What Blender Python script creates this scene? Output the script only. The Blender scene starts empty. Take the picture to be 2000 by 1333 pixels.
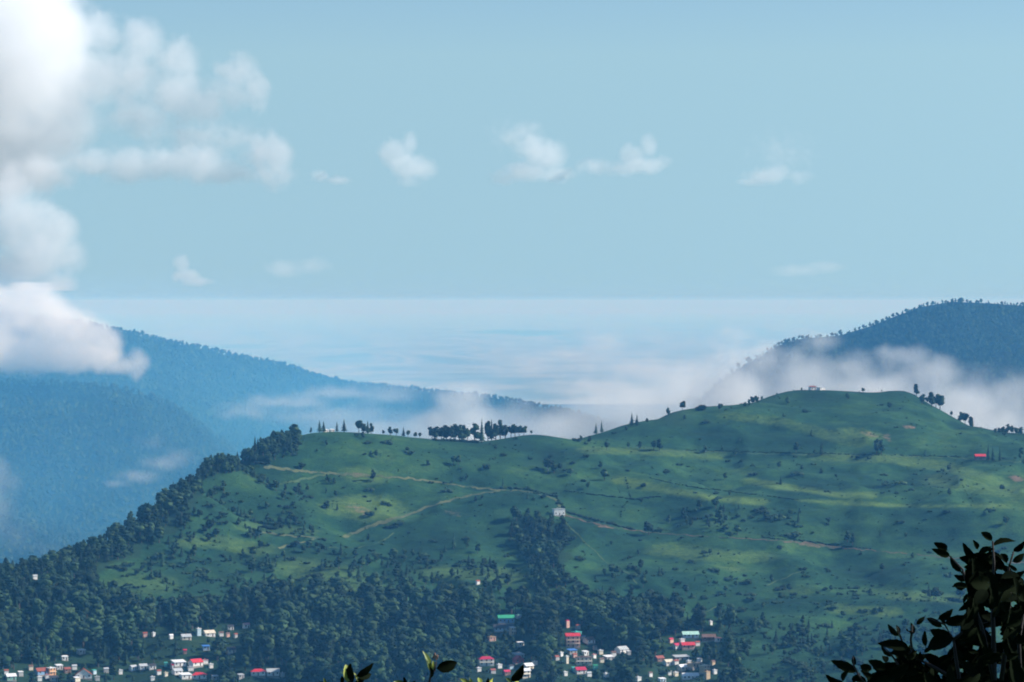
import bpy, bmesh, math, random
import numpy as np
from mathutils import Vector, Matrix
R = math.radians
rng = random.Random(7)
nrg = np.random.RandomState(11)
scene = bpy.context.scene
col = scene.collection

# ------------------------------------------------------------ camera, sky, sun, exposure
FPX = 6400.0                       # focal length in photo pixels (photo 2000 x 1333)
PITCH = math.atan((666.5 - 588) / FPX)
cam_d = bpy.data.cameras.new("camera")
cam_d.lens = 36 * FPX / 2000; cam_d.sensor_width = 36
cam_d.clip_start = 0.5; cam_d.clip_end = 400000
cam = bpy.data.objects.new("camera", cam_d); col.objects.link(cam)
cam.rotation_euler = (R(90) - PITCH, 0, 0)
scene.camera = cam

SUN_AZ, SUN_EL = 5.0, 34.0         # degrees: azimuth measured from +X towards +Y
sd = Vector((math.cos(R(SUN_AZ)) * math.cos(R(SUN_EL)), math.sin(R(SUN_AZ)) * math.cos(R(SUN_EL)), math.sin(R(SUN_EL))))
w = bpy.data.worlds.new("World"); scene.world = w; w.use_nodes = True
nt = w.node_tree; nt.nodes.clear()
out = nt.nodes.new("ShaderNodeOutputWorld"); bg = nt.nodes.new("ShaderNodeBackground")
sky = nt.nodes.new("ShaderNodeTexSky"); sky.sky_type = 'NISHITA'; sky.sun_disc = False
sky.sun_elevation = R(SUN_EL); sky.sun_rotation = R(90 - SUN_AZ)
sky.air_density = 1.0; sky.dust_density = 0.6; sky.ozone_density = 2.0; sky.altitude = 1200
tc = nt.nodes.new("ShaderNodeTexCoord"); sep = nt.nodes.new("ShaderNodeSeparateXYZ"); cmb = nt.nodes.new("ShaderNodeCombineXYZ")
mx = nt.nodes.new("ShaderNodeMath"); mx.operation = 'MAXIMUM'; mx.inputs[1].default_value = 0.075
nt.links.new(tc.outputs['Generated'], sep.inputs[0])
nt.links.new(sep.outputs[0], cmb.inputs[0]); nt.links.new(sep.outputs[1], cmb.inputs[1])
nt.links.new(sep.outputs[2], mx.inputs[0]); nt.links.new(mx.outputs[0], cmb.inputs[2])
nt.links.new(cmb.outputs[0], sky.inputs[0])
tint = nt.nodes.new("ShaderNodeMix"); tint.data_type = 'RGBA'; tint.blend_type = 'MULTIPLY'
tint.inputs[0].default_value = 1.0
nt.links.new(sky.outputs[0], tint.inputs[6]); tint.inputs[7].default_value = (0.80, 0.955, 1.03, 1)
nt.links.new(tint.outputs[2], bg.inputs[0]); bg.inputs[1].default_value = 0.086
nt.links.new(bg.outputs[0], out.inputs[0])
sl = bpy.data.lights.new("sun", 'SUN'); sl.energy = 5.0; sl.angle = R(0.5); sl.color = (1.0, 0.965, 0.91)
sun = bpy.data.objects.new("sun", sl); col.objects.link(sun)
sun.rotation_euler = sd.to_track_quat('Z', 'Y').to_euler()
vs = scene.view_settings
scene.display_settings.display_device = 'sRGB'
vs.view_transform = 'Standard'; vs.look = 'None'; vs.gamma = 1.0; vs.exposure = 0.45
try: vs.use_curve_mapping = False
except Exception: pass
cy = scene.cycles
cy.use_denoising = True; cy.max_bounces = 14; cy.volume_bounces = 12; cy.diffuse_bounces = 2; cy.glossy_bounces = 1
cy.transmission_bounces = 1; cy.transparent_max_bounces = 6; cy.volume_step_rate = 1.5; cy.volume_max_steps = 256
cy.use_adaptive_sampling = True; cy.adaptive_threshold = 0.02
try: cy.filter_width = 1.9
except Exception: pass

# ------------------------------------------------------------ pixel <-> place helpers
cp, sp = math.cos(PITCH), math.sin(PITCH)
def P(px, py, D):
    """point of the place seen at photo pixel (px,py) at forward distance D"""
    u = (px - 1000) / FPX; v = (666.5 - py) / FPX
    fy = cp + v * sp; fz = -sp + v * cp
    return (u / fy * D, D, fz / fy * D)
def proj(x, y, z):
    dep = y * cp - z * sp; up = z * cp + y * sp
    return 1000 + FPX * x / dep, 666.5 - FPX * up / dep

# ------------------------------------------------------------ noise
_perm = np.random.RandomState(3).permutation(512)
_g = np.random.RandomState(4).uniform(0, 2 * np.pi, 512)
def _h(ix, iy): return _g[_perm[(ix + _perm[iy & 511]) & 511]]
def perlin(x, y):
    x = np.asarray(x, float); y = np.asarray(y, float)
    xi = np.floor(x).astype(int); yi = np.floor(y).astype(int); xf = x - xi; yf = y - yi
    u = xf ** 3 * (xf * (xf * 6 - 15) + 10); v = yf ** 3 * (yf * (yf * 6 - 15) + 10)
    def gr(a, b):
        t = _h((xi + a) & 511, (yi + b) & 511); return np.cos(t) * (xf - a) + np.sin(t) * (yf - b)
    return (gr(0,0)*(1-u)+gr(1,0)*u)*(1-v)+(gr(0,1)*(1-u)+gr(1,1)*u)*v
def fbm(x, y, o=4, g=0.5):
    s = 0; a = 1; f = 1
    for i in range(o):
        s = s + a * perlin(x * f + 17.3 * i, y * f + 9.1 * i); a *= g; f *= 2.03
    return s
def sst(a, b, x):
    t = np.clip((x - a) / (b - a), 0, 1); return t * t * (3 - 2 * t)

# ------------------------------------------------------------ the hill: surface through measured points
SKY = [(-250,1185,2500),(-100,1150,2560),(0,1122,2620),(100,1103,2680),(200,1065,2740),(250,1030,2780),(300,995,2820),(350,960,2870),
 (400,925,2910),(430,905,2940),(500,880,3000),(560,862,3040),(590,851,3060),(640,845,3080),(700,848,3100),(760,852,3110),(830,857,3130),(900,861,3150),(950,861,3160),
 (1000,854,3170),(1040,848,3180),(1080,854,3200),(1130,861,3220),(1160,850,3250),(1200,838,3280),(1240,829,3300),(1285,821,3320),(1308,808,3330),
 (1340,801,3350),(1400,801,3390),(1450,797,3420),(1490,780,3450),(1520,770,3470),(1550,765,3480),(1600,766,3480),(1640,764,3480),(1700,770,3480),
 (1750,764,3480),(1780,768,3475),(1800,780,3470),(1850,808,3450),(1880,825,3440),(1930,846,3420),(1960,847,3420),(2000,848,3420),(2100,862,3420),(2250,900,3400),(2450,950,3380)]
INN = [(1150,882,3150),(1240,880,3170),(1350,883,3190),(1500,888,3200),(1600,890,3200),(1700,892,3200),(1800,894,3200),(1900,897,3200),(2000,903,3200),(2200,915,3190),
 (400,975,2840),(500,935,2960),(600,935,2980),(700,932,2995),(850,942,3010),(1000,958,2990),(1090,965,3000),(1250,935,3060),(1400,943,3060),(1600,955,3050),(1800,950,3060),(2000,955,3060),(2200,960,3060),
 (1400,973,2990),(1500,982,2975),(1600,986,2965),(1700,989,2960),(1850,991,2950),(2000,988,2950),(2200,1000,2950),
 (1500,1050,2890),(1600,1063,2880),(1750,1078,2865),(1900,1090,2855),(2050,1102,2850),(2250,1110,2850),
 (450,1005,2880),(600,1010,2900),(750,1005,2930),(900,1010,2930),(1050,1012,2920),(1200,1033,2910),(1350,1046,2900),
 (150,1150,2620),(250,1105,2690),(350,1070,2760),(480,1080,2790),(650,1080,2810),(850,1090,2810),(1050,1090,2800),(1300,1110,2790),(1550,1122,2785),(1800,1135,2780),(2000,1150,2780),(2250,1150,2780),
 (-250,1255,2420),(0,1215,2500),(200,1205,2560),(400,1190,2620),(650,1190,2640),(900,1190,2640),(1150,1195,2650),(1400,1205,2650),(1700,1205,2650),(2000,1215,2650),(2250,1225,2650),
 (-300,1340,2330),(-50,1325,2400),(200,1333,2430),(500,1333,2440),(800,1333,2440),(1100,1333,2440),(1400,1333,2440),(1700,1333,2440),(2000,1335,2440),(2300,1340,2430)]
pts = [P(*p) for p in SKY + INN]
for px in range(-300, 2400, 300):
    pts.append(P(px, 1470, 2240)); pts.append(P(px, 1640, 2000)); pts.append((P(px,1600,1750)[0], 1750, -455))
crest_y_x = sorted((P(*p)[0], P(*p)[1], P(*p)[2]) for p in SKY)
for i, p in enumerate(SKY):
    if i % 2 == 0:
        a = P(*p)
        pts += [(a[0], a[1] + 110, a[2] - 32), (a[0], a[1] + 330, a[2] - 150), (a[0], a[1] + 650, min(a[2] - 290, -400))]
pts = np.array(pts)
S0 = 1000.0
def tps(r2): return np.where(r2 > 1e-12, 0.5 * r2 * np.log(r2 + 1e-12), 0)
cx_, cy_ = pts[:,0] / S0, pts[:,1] / S0
K = tps((cx_[:,None]-cx_)**2 + (cy_[:,None]-cy_)**2) + np.eye(len(pts)) * 2e-5
Pm = np.c_[np.ones(len(pts)), cx_, cy_]
A = np.block([[K, Pm], [Pm.T, np.zeros((3,3))]])
sol = np.linalg.solve(A, np.r_[pts[:,2], 0, 0, 0])
def hill_raw(x, y):
    x = x / S0; y = y / S0; o = sol[-3] + sol[-2] * x + sol[-1] * y
    for i in range(len(pts)):
        o = o + sol[i] * tps((x - cx_[i])**2 + (y - cy_[i])**2)
    return o
cry = np.array([c[0] for c in crest_y_x]), np.array([c[1] for c in crest_y_x])
def seg_polys(px_poly, D0, D1):
    return None
def hill(x, y):
    z = hill_raw(x, y)
    yc = np.interp(x, cry[0], cry[1]); s = yc - y
    wt = 0.12 + 0.88 * sst(20, 160, s)
    wt = np.where(s < 0, 0.12 + 0.88 * sst(-40, -200, s), wt)
    # spurs and gullies running down the slope, soft swells, small hummocks
    wx = x + 40 * fbm(x / 260, y / 260 + 3, 2); wy = y + 40 * fbm(x / 260 + 9, y / 260, 2)
    rid = 1 - np.abs(fbm(wx / 120, wy / 300, 3)) * 2
    z = z + wt * (8.0 * (rid - 0.55) + 7.0 * fbm(wx / 150 + 5, wy / 95, 3) + 2.2 * fbm(x / 34, y / 26, 3))
    # natural terraces: flatter tread then a steeper lip, stronger on the right
    k = sst(-150, 250, x); tz = (z + 4.5 * fbm(x / 230 + 2, y / 300, 2)) / 11.0
    fr = tz - np.floor(tz); z = z + wt * k * 2.6 * (sst(0, 0.75, fr) - fr) * 1.6
    return z

# ------------------------------------------------------------ far ridges
def ridge_pts(l, dz=0): return np.array([P(*p) for p in l]) + np.array([0, 0, dz])
RIDGES = [
 (ridge_pts([(-900,600,6300),(-300,597,6400),(0,605,6450),(100,615,6500),(220,636,6600),(330,662,6700),(400,676,6800),(500,697,6900),(560,709,7000),(620,731,7100),(690,746,7300),(760,750,7500),
             (860,760,7600),(980,772,7700),(1120,800,7800),(1300,850,7900)], -7), 0.42),
 (ridge_pts([(-700,700,5500),(-300,720,5600),(0,738,5650),(200,745,5700),(330,778,5800),(430,850,5850),(520,930,5900)], -7), 0.50),
 (ridge_pts([(1480,880,9000),(1505,720,9000),(1530,662,9050),(1560,657,9000),(1640,650,9000),(1700,632,9000),(1750,612,9000),(1800,594,9000),(1860,584,9000),(1930,587,9000),(2000,592,9000),(2200,604,9000),(2600,620,9100),(3200,640,9300)], -8), 0.50),
]
def far(x, y):
    z = np.full(np.shape(x), -600.0)
    for rp, slp in RIDGES:
        best = np.full(np.shape(x), 1e9); bz = np.zeros(np.shape(x))
        for a, b in zip(rp[:-1], rp[1:]):
            d = b[:2] - a[:2]; L2 = d @ d
            t = np.clip(((x - a[0]) * d[0] + (y - a[1]) * d[1]) / L2, 0, 1)
            dd = np.hypot(x - a[0] - t * d[0], y - a[1] - t * d[1])
            m = dd < best; best = np.where(m, dd, best); bz = np.where(m, a[2] + t * (b[2] - a[2]), bz)
        sp_ = 1 + (0.45 if rp[0][1] < 12000 else 0.0) * (np.abs(fbm(x / 420 + slp * 30, y / 900, 3)) - 0.25) * sst(60, 500, best) * 2
        zz = bz - slp * best * sp_ + 9 * fbm(x / 150, y / 150, 3) * sst(10, 200, best)
        z = np.maximum(z, zz)
    return z
def near(x, y):
    t = np.clip(y / 1500, -1, 1)
    z = -1.65 - np.where(y > 0, 0.30 * y, 0.12 * y)
    z = np.maximum(z, -455 + 0 * x); z = np.where(y < 0, -1.65 - 0.12 * y * 0.5, z)
    dst = np.hypot(x, y)
    return z + sst(20, 300, dst) * 7 * fbm(x / 120, y / 120, 3) + 0.05 * fbm(x / 1.3, y / 1.3, 3)
def ground_z(x, y):
    n = near(x, y); f = far(x, y)
    base = np.where(y < 2600, n + (f - n) * sst(1500, 2600, y), f)
    out = base.copy()
    m = (y > 1350) & (y < 4500) & (np.abs(x) < 1900)
    if m.any():
        xm, ym = x[m], y[m]
        hz = hill(np.clip(xm, -1150, 1250), ym)
        wt = sst(1400, 1750, ym) * (1 - sst(3750, 4350, ym)) * (1 - sst(1150, 1800, np.abs(xm)))
        out[m] = base[m] + (hz - base[m]) * wt
    return out
def spread(a, b, st, grow=None, n=0):
    return list(np.arange(a, b, st))
xs = sorted(set([-90000,-60000,-40000,-28000,-20000,-14000,-10000,-7500,-5600,-4300,-3400] + list(range(-2800,-1400,40)) + list(range(-1400,-620,15)) +
     [round(v,2) for v in np.arange(-620, 660, 3.6)] + list(range(660,1500,15)) + list(range(1500,2900,40)) + [3400,4300,5600,7500,10000,14000,20000,28000,40000,60000,90000]))
ys = sorted(set([-3000,-1500,-700,-300,-120,-50,-20,-8,-3,0] + [round(v,2) for v in np.arange(1,14,0.6)] + [16,20,26,34,45,60,80,110,150] + list(range(200,1900,50)) + list(range(1900,2300,12)) +
     [round(v,2) for v in np.arange(2300, 3640, 3.6)] + list(range(3645,4600,14)) + list(range(4600,9700,22)) + list(range(9700,18500,200)) +
     [19000,20000,21000,22000] + list(range(22500,29000,400)) + [30000,32000,37000,43000,50000,60000,75000,95000,120000,160000]))
xs = np.array(xs, float); ys = np.array(ys, float)
GX, GY = np.meshgrid(xs, ys)
GZ = ground_z(GX, GY)
def zat(x, y):
    x = np.asarray(x, float); y = np.asarray(y, float)
    i = np.clip(np.searchsorted(xs, x) - 1, 0, len(xs)-2); j = np.clip(np.searchsorted(ys, y) - 1, 0, len(ys)-2)
    u = (x - xs[i]) / (xs[i+1]-xs[i]); v = (y - ys[j]) / (ys[j+1]-ys[j])
    return (GZ[j,i]*(1-u)+GZ[j,i+1]*u)*(1-v)+(GZ[j+1,i]*(1-u)+GZ[j+1,i+1]*u)*v
_Ds = np.arange(2150, 3620, 2.0)
def column(px):
    u = (px - 1000) / FPX
    x = u * _Ds; 
    for _ in range(2):
        z = zat(x, _Ds); x = u * (_Ds * cp - z * sp)
    return x, _Ds, zat(x, _Ds)
def hit(px, py):
    x, y, z = column(px); q = proj(x, y, z)[1]
    m = np.where(q <= py)[0]
    if len(m) == 0: return crest(px)
    k = m[0]; return float(x[k]), float(y[k]), float(z[k])
def crest(px):
    x, y, z = column(px); q = proj(x, y, z)[1]; k = int(np.argmin(q)); return float(x[k]), float(y[k]), float(z[k])

# ------------------------------------------------------------ materials
def mat(name):
    m = bpy.data.materials.new(name); m.use_nodes = True; n = m.node_tree
    return m, n, n.nodes['Principled BSDF']
def node(n, t, **kw):
    o = n.nodes.new(t)
    for k, v in kw.items(): setattr(o, k, v)
    return o
def noise(n, scale, detail=4, rough=0.55, vec=None):
    o = node(n, 'ShaderNodeTexNoise'); o.inputs['Scale'].default_value = scale
    o.inputs['Detail'].default_value = detail; o.inputs['Roughness'].default_value = rough
    if vec is not None: n.links.new(vec, o.inputs['Vector'])
    return o
def ramp(n, src, stops):
    o = node(n, 'ShaderNodeValToRGB'); e = o.color_ramp.elements
    while len(e) < len(stops): e.new(0.5)
    for el, (p, c) in zip(e, stops): el.position = p; el.color = (*c, 1) if len(c) == 3 else c
    n.links.new(src, o.inputs[0]); return o
def mix(n, fac, a, b, blend='MIX'):
    o = node(n, 'ShaderNodeMix', data_type='RGBA', blend_type=blend)
    for s, v in ((0, fac), (6, a), (7, b)):
        if isinstance(v, (int, float)): o.inputs[s].default_value = v
        elif isinstance(v, tuple): o.inputs[s].default_value = (*v, 1)
        else: n.links.new(v, o.inputs[s])
    return o.outputs[2]

def ground_mat():
    m, n, b = mat("grassland")
    g = node(n, 'ShaderNodeNewGeometry'); pos = g.outputs['Position']
    mp = node(n, 'ShaderNodeMapping'); n.links.new(pos, mp.inputs[0]); mp.inputs['Scale'].default_value = (1, 1.0, 2.2)
    n1 = noise(n, 0.012, 6, 0.62, mp.outputs[0]); n2 = noise(n, 0.15, 8, 0.74, mp.outputs[0]); n3 = noise(n, 0.6, 3, 0.6, pos)
    c1 = ramp(n, n1.outputs[0], [(0.30, (0.007,0.032,0.021)), (0.46, (0.013,0.053,0.029)), (0.60, (0.032,0.090,0.035)), (0.75, (0.070,0.130,0.040))])
    c2 = ramp(n, n2.outputs[0], [(0.30, (0.55,0.60,0.62)), (0.5, (0.95,0.95,0.95)), (0.72, (1.35,1.28,1.05))])
    c3 = ramp(n, n3.outputs[0], [(0.35, (0.72,0.74,0.76)), (0.65, (1.2,1.18,1.1))])
    c = mix(n, 1.0, c1.outputs[0], c2.outputs[0], 'MULTIPLY'); c = mix(n, 0.8, c, c3.outputs[0], 'MULTIPLY')
    at = node(n, 'ShaderNodeAttribute', attribute_name='cover')
    sp3 = node(n, 'ShaderNodeSeparateColor'); n.links.new(at.outputs['Color'], sp3.inputs[0])
    def breakup(src, lo=0.25, hi=0.6):
        a = node(n, 'ShaderNodeMath', operation='MULTIPLY_ADD'); n.links.new(n2.outputs[0], a.inputs[0]); a.inputs[1].default_value = 1.3; a.inputs[2].default_value = -0.65
        q = node(n, 'ShaderNodeMath', operation='ADD'); n.links.new(a.outputs[0], q.inputs[0]); n.links.new(src, q.inputs[1])
        r = node(n, 'ShaderNodeMapRange'); n.links.new(q.outputs[0], r.inputs[0]); r.inputs[1].default_value = lo; r.inputs[2].default_value = hi
        z = node(n, 'ShaderNodeMath', operation='MULTIPLY'); n.links.new(r.outputs[0], z.inputs[0])
        s = node(n, 'ShaderNodeMath', operation='MINIMUM'); n.links.new(src, s.inputs[0]); s.inputs[1].default_value = 0.2
        s2 = node(n, 'ShaderNodeMath', operation='MULTIPLY'); n.links.new(s.outputs[0], s2.inputs[0]); s2.inputs[1].default_value = 5
        n.links.new(s2.outputs[0], z.inputs[1]); return z.outputs[0]
    c = mix(n, breakup(sp3.outputs[0], 0.0, 1.0), c, mix(n, n2.outputs[0], (0.055,0.125,0.032), (0.135,0.205,0.050)))       # R lush / yellowish grass, with sunlit ledge brightness painted in
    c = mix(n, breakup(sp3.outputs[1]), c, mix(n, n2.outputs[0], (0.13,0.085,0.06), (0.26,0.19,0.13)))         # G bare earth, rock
    c = mix(n, sp3.outputs[2], c, mix(n, n2.outputs[0], (0.010,0.028,0.016), (0.020,0.046,0.022)))     # B dark scrub / forest floor, with steep-face shade painted in
    n.links.new(c, b.inputs['Base Color']); b.inputs['Roughness'].default_value = 0.95; b.inputs['Specular IOR Level'].default_value = 0.1
    bp = node(n, 'ShaderNodeBump'); bp.inputs['Strength'].default_value = 0.9; bp.inputs['Distance'].default_value = 1.6
    hb = mix(n, 0.5, n2.outputs[0], n3.outputs[0]); n.links.new(hb, bp.inputs['Height']); n.links.new(bp.outputs[0], b.inputs['Normal'])
    return m
def forest_floor_mat():
    m, n, b = mat("mountain_forest_floor")
    g = node(n, 'ShaderNodeNewGeometry'); n1 = noise(n, 0.06, 5, 0.6, g.outputs['Position'])
    c = ramp(n, n1.outputs[0], [(0.3, (0.008,0.022,0.014)), (0.7, (0.028,0.055,0.024))])
    n.links.new(c.outputs[0], b.inputs['Base Color']); b.inputs['Roughness'].default_value = 1.0; b.inputs['Specular IOR Level'].default_value = 0.0
    bp = node(n, 'ShaderNodeBump'); bp.inputs['Distance'].default_value = 8; n.links.new(n1.outputs[0], bp.inputs['Height']); n.links.new(bp.outputs[0], b.inputs['Normal'])
    return m
def plain_mat():
    m, n, b = mat("river_plain")
    g = node(n, 'ShaderNodeNewGeometry'); mp = node(n, 'ShaderNodeMapping'); n.links.new(g.outputs['Position'], mp.inputs[0])
    mp.inputs['Scale'].default_value = (0.00026, 0.000060, 0.0001)
    n1 = noise(n, 1.5, 3, 0.5, mp.outputs[0]); n1.inputs['Distortion'].default_value = 1.4
    c = ramp(n, n1.outputs[0], [(0.30, (0.09,0.15,0.13)), (0.44, (0.24,0.29,0.26)), (0.52, (0.30,0.34,0.30)), (0.57, (0.14,0.20,0.17)), (0.62, (0.27,0.31,0.28)), (0.72, (0.12,0.18,0.15))])
    sz = node(n, 'ShaderNodeSeparateXYZ'); n.links.new(g.outputs['Position'], sz.inputs[0]); mr = node(n, 'ShaderNodeMapRange'); n.links.new(sz.outputs[2], mr.inputs[0]); mr.inputs[1].default_value = -590; mr.inputs[2].default_value = -520
    cc = mix(n, mr.outputs[0], c.outputs[0], (0.03,0.06,0.03))
    n.links.new(cc, b.inputs['Base Color']); b.inputs['Roughness'].default_value = 0.9; b.inputs['Specular IOR Level'].default_value = 0.1
    return m

# ground cover by what grows there, plus painted ledge light and steep-face shade
def blob(X, Y, px, py, rx, ry, k=1.0):
    PX, PY = proj(X, Y, 0 * X - 0) ; return None
HX, HY, HZ = GX, GY, GZ
QX, QY = proj(HX, np.maximum(HY, 5), HZ)
on_hill = (HY > 2200) & (HY < 3700)
wob = 14 * fbm(HX / 60, HY / 60, 3)
def pl_dist(poly):
    best = np.full(QX.shape, 1e9)
    for (ax, ay), (bx, by) in zip(poly[:-1], poly[1:]):
        d = np.array([bx-ax, (by-ay)*3.0]); L2 = d @ d
        t = np.clip(((QX-ax)*d[0] + (QY-ay)*3.0*d[1]) / L2, 0, 1)
        best = np.minimum(best, np.hypot(QX-ax-t*d[0], (QY-ay)*3.0-t*d[1]))
    return best + wob
cov = np.zeros(QX.shape + (4,)); cov[..., 3] = 1
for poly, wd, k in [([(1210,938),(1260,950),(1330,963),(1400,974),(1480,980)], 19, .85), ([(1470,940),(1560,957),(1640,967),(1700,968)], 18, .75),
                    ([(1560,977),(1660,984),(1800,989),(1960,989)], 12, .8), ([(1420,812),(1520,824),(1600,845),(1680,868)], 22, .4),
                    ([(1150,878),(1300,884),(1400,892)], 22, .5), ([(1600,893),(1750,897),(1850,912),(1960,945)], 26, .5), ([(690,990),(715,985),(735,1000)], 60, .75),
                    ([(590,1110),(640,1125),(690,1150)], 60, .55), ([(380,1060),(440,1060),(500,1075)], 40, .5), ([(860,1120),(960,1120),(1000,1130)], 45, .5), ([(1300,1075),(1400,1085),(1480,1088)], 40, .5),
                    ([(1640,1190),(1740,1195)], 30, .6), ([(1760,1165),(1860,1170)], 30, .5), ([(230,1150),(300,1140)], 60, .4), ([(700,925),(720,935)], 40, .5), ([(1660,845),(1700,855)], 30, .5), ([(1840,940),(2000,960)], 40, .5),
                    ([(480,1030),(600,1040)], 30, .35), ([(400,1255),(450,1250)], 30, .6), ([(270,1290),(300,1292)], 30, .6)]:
    cov[..., 0] = np.maximum(cov[..., 0], k * (1 - sst(wd*0.3, wd*1.5, pl_dist(poly))))  # ledge strips mix yellower grass with painted sunlit brightness
for poly, wd, k in [([(1170,1027),(1200,1032)], 6, .6), ([(1560,1063),(1640,1070)], 7, .55), ([(1690,845),(1705,852)], 10, .4), ([(1730,850),(1738,862)], 10, .4), ([(1770,834),(1782,836)], 9, .55),
                    ([(1980,932),(1990,938)], 12, .7), ([(695,927),(715,929)], 10, .6), ([(690,990),(712,1000)], 22, .35), ([(545,868),(575,868)], 10, .6), ([(485,882),(490,878)], 10, .6), ([(880,1000),(900,1005)], 24, .22), ([(955,1245),(975,1240)], 14, .7)]:
    cov[..., 1] = np.maximum(cov[..., 1], k * (1 - sst(wd*0.3, wd*1.6, pl_dist(poly) - wob * 0.6)))
def poly_mask(PX, PY, poly):
    ins = np.zeros(np.shape(PX), bool); n = len(poly)
    for i in range(n):
        (x1, y1), (x2, y2) = poly[i], poly[(i+1) % n]
        if y1 == y2: continue
        c = ((y1 > PY) != (y2 > PY)) & (PX < (x2-x1)*(PY-y1)/(y2-y1)+x1); ins ^= c
    return ins
# wooded zones: (polygon in photo pixels, tree density 0..1, bush density)
ZONES = [
 ([(-300,1130),(0,1080),(200,1025),(300,950),(400,880),(440,840),(560,815),(588,840),(572,884),(480,908),(425,930),(390,960),(340,1020),(300,1060),(220,1110),(120,1150),(60,1200),(0,1230),(-300,1260)], 0.95, 0.3),
 ([(-300,1200),(60,1190),(120,1150),(180,1130),(220,1180),(300,1200),(360,1210),(440,1205),(480,1180),(520,1150),(600,1160),(700,1165),(800,1175),(900,1180),(940,1200),(1000,1190),(1100,1185),(1200,1175),(1300,1200),(1420,1225),(1440,1345),(-300,1345)], 0.95, 0.4),
 ([(1420,1225),(1560,1215),(1700,1225),(2300,1215),(2300,1345),(1430,1345)], 0.22, 0.9),
 ([(1010,1010),(1060,1008),(1100,1020),(1115,1060),(1090,1110),(1110,1150),(1040,1160),(1030,1100),(1000,1050)], 0.75, 0.5),
 ([(430,1085),(520,1062),(580,1068),(690,1075),(720,1110),(640,1120),(560,1105),(480,1125),(420,1130)], 0.5, 0.6),
 ([(400,955),(470,900),(540,905),(590,925),(620,960),(600,1000),(640,980),(590,1040),(470,1060),(380,1070),(300,1110),(240,1130),(300,1060)], 0.32, 0.9),
 ([(200,1170),(240,1110),(350,1070),(480,1130),(520,1150),(480,1190),(360,1215),(250,1200)], 0.38, 0.9),
 ([(700,1075),(1000,1110),(1180,1150),(1180,1180),(900,1180),(700,1165),(640,1120)], 0.22, 0.6),
 ([(1320,1000),(1440,985),(1560,1000),(1570,1050),(1450,1052),(1340,1035)], 0.30, 0.75),
 ([(1110,1130),(1290,1110),(1380,1170),(1330,1200),(1200,1180)], 0.18, 0.4),
 ([(1370,1140),(1560,1110),(1740,1130),(1880,1150),(1880,1215),(1500,1215),(1380,1190)], 0.03, 0.55),
 ([(-300,1160),(250,1160),(250,1210),(-300,1300)], 0.6, 0.4),
]
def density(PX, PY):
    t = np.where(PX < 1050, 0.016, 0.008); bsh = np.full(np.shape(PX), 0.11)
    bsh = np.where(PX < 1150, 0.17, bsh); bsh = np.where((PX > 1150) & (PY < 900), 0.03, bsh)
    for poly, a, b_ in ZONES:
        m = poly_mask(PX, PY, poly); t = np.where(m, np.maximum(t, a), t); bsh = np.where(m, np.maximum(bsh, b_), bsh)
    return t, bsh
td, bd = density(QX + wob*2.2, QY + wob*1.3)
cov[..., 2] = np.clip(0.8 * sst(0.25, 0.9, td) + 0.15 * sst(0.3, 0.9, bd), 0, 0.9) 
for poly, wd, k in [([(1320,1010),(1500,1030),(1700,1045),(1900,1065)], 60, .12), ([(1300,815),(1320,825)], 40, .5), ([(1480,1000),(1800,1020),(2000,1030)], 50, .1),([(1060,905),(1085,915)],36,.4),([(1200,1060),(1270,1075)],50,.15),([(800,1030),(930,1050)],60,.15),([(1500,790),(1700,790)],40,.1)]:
    cov[..., 2] = np.maximum(cov[..., 2], k * (1 - sst(wd*0.2, wd*1.4, pl_dist(poly))))  # right slope strips paint in the shade of its steep face
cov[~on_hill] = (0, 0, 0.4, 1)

def sheet(name, j0, j1, m, label=None):
    nx = len(xs); nj = j1 - j0 + 1
    v = np.stack([GX[j0:j1+1], GY[j0:j1+1], GZ[j0:j1+1]], -1).reshape(-1, 3)
    idx = np.arange(nx * nj).reshape(nj, nx)
    f = np.stack([idx[:-1,:-1], idx[:-1,1:], idx[1:,1:], idx[1:,:-1]], -1).reshape(-1, 4)
    me = bpy.data.meshes.new(name); me.vertices.add(len(v)); me.vertices.foreach_set('co', v.ravel())
    me.loops.add(f.size); me.loops.foreach_set('vertex_index', f.ravel().astype(np.int32))
    me.polygons.add(len(f)); me.polygons.foreach_set('loop_start', (np.arange(len(f)) * 4).astype(np.int32))
    me.polygons.foreach_set('loop_total', np.full(len(f), 4, np.int32))
    me.update(calc_edges=True); me.polygons.foreach_set('use_smooth', np.ones(len(f), bool))
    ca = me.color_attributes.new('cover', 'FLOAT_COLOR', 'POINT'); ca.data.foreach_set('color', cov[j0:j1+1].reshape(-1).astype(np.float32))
    me.materials.append(m); o = bpy.data.objects.new(name, me); col.objects.link(o)
    o['kind'] = 'structure'
    if label: o['label'] = label
    return o
def jy(y): return int(np.searchsorted(ys, y))
M_ground = ground_mat(); M_floor = forest_floor_mat(); M_plain = plain_mat()
a1, a2, a3, a4 = jy(1500), jy(4600), jy(18500), len(ys) - 1
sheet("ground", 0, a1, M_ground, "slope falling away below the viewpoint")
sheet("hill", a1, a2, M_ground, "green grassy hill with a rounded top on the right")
sheet("mountains", a2, a3, M_floor, "forested blue mountains beyond the hill")
sheet("plain", a3, a4, M_plain, "pale hazy river plain far below")

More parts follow.
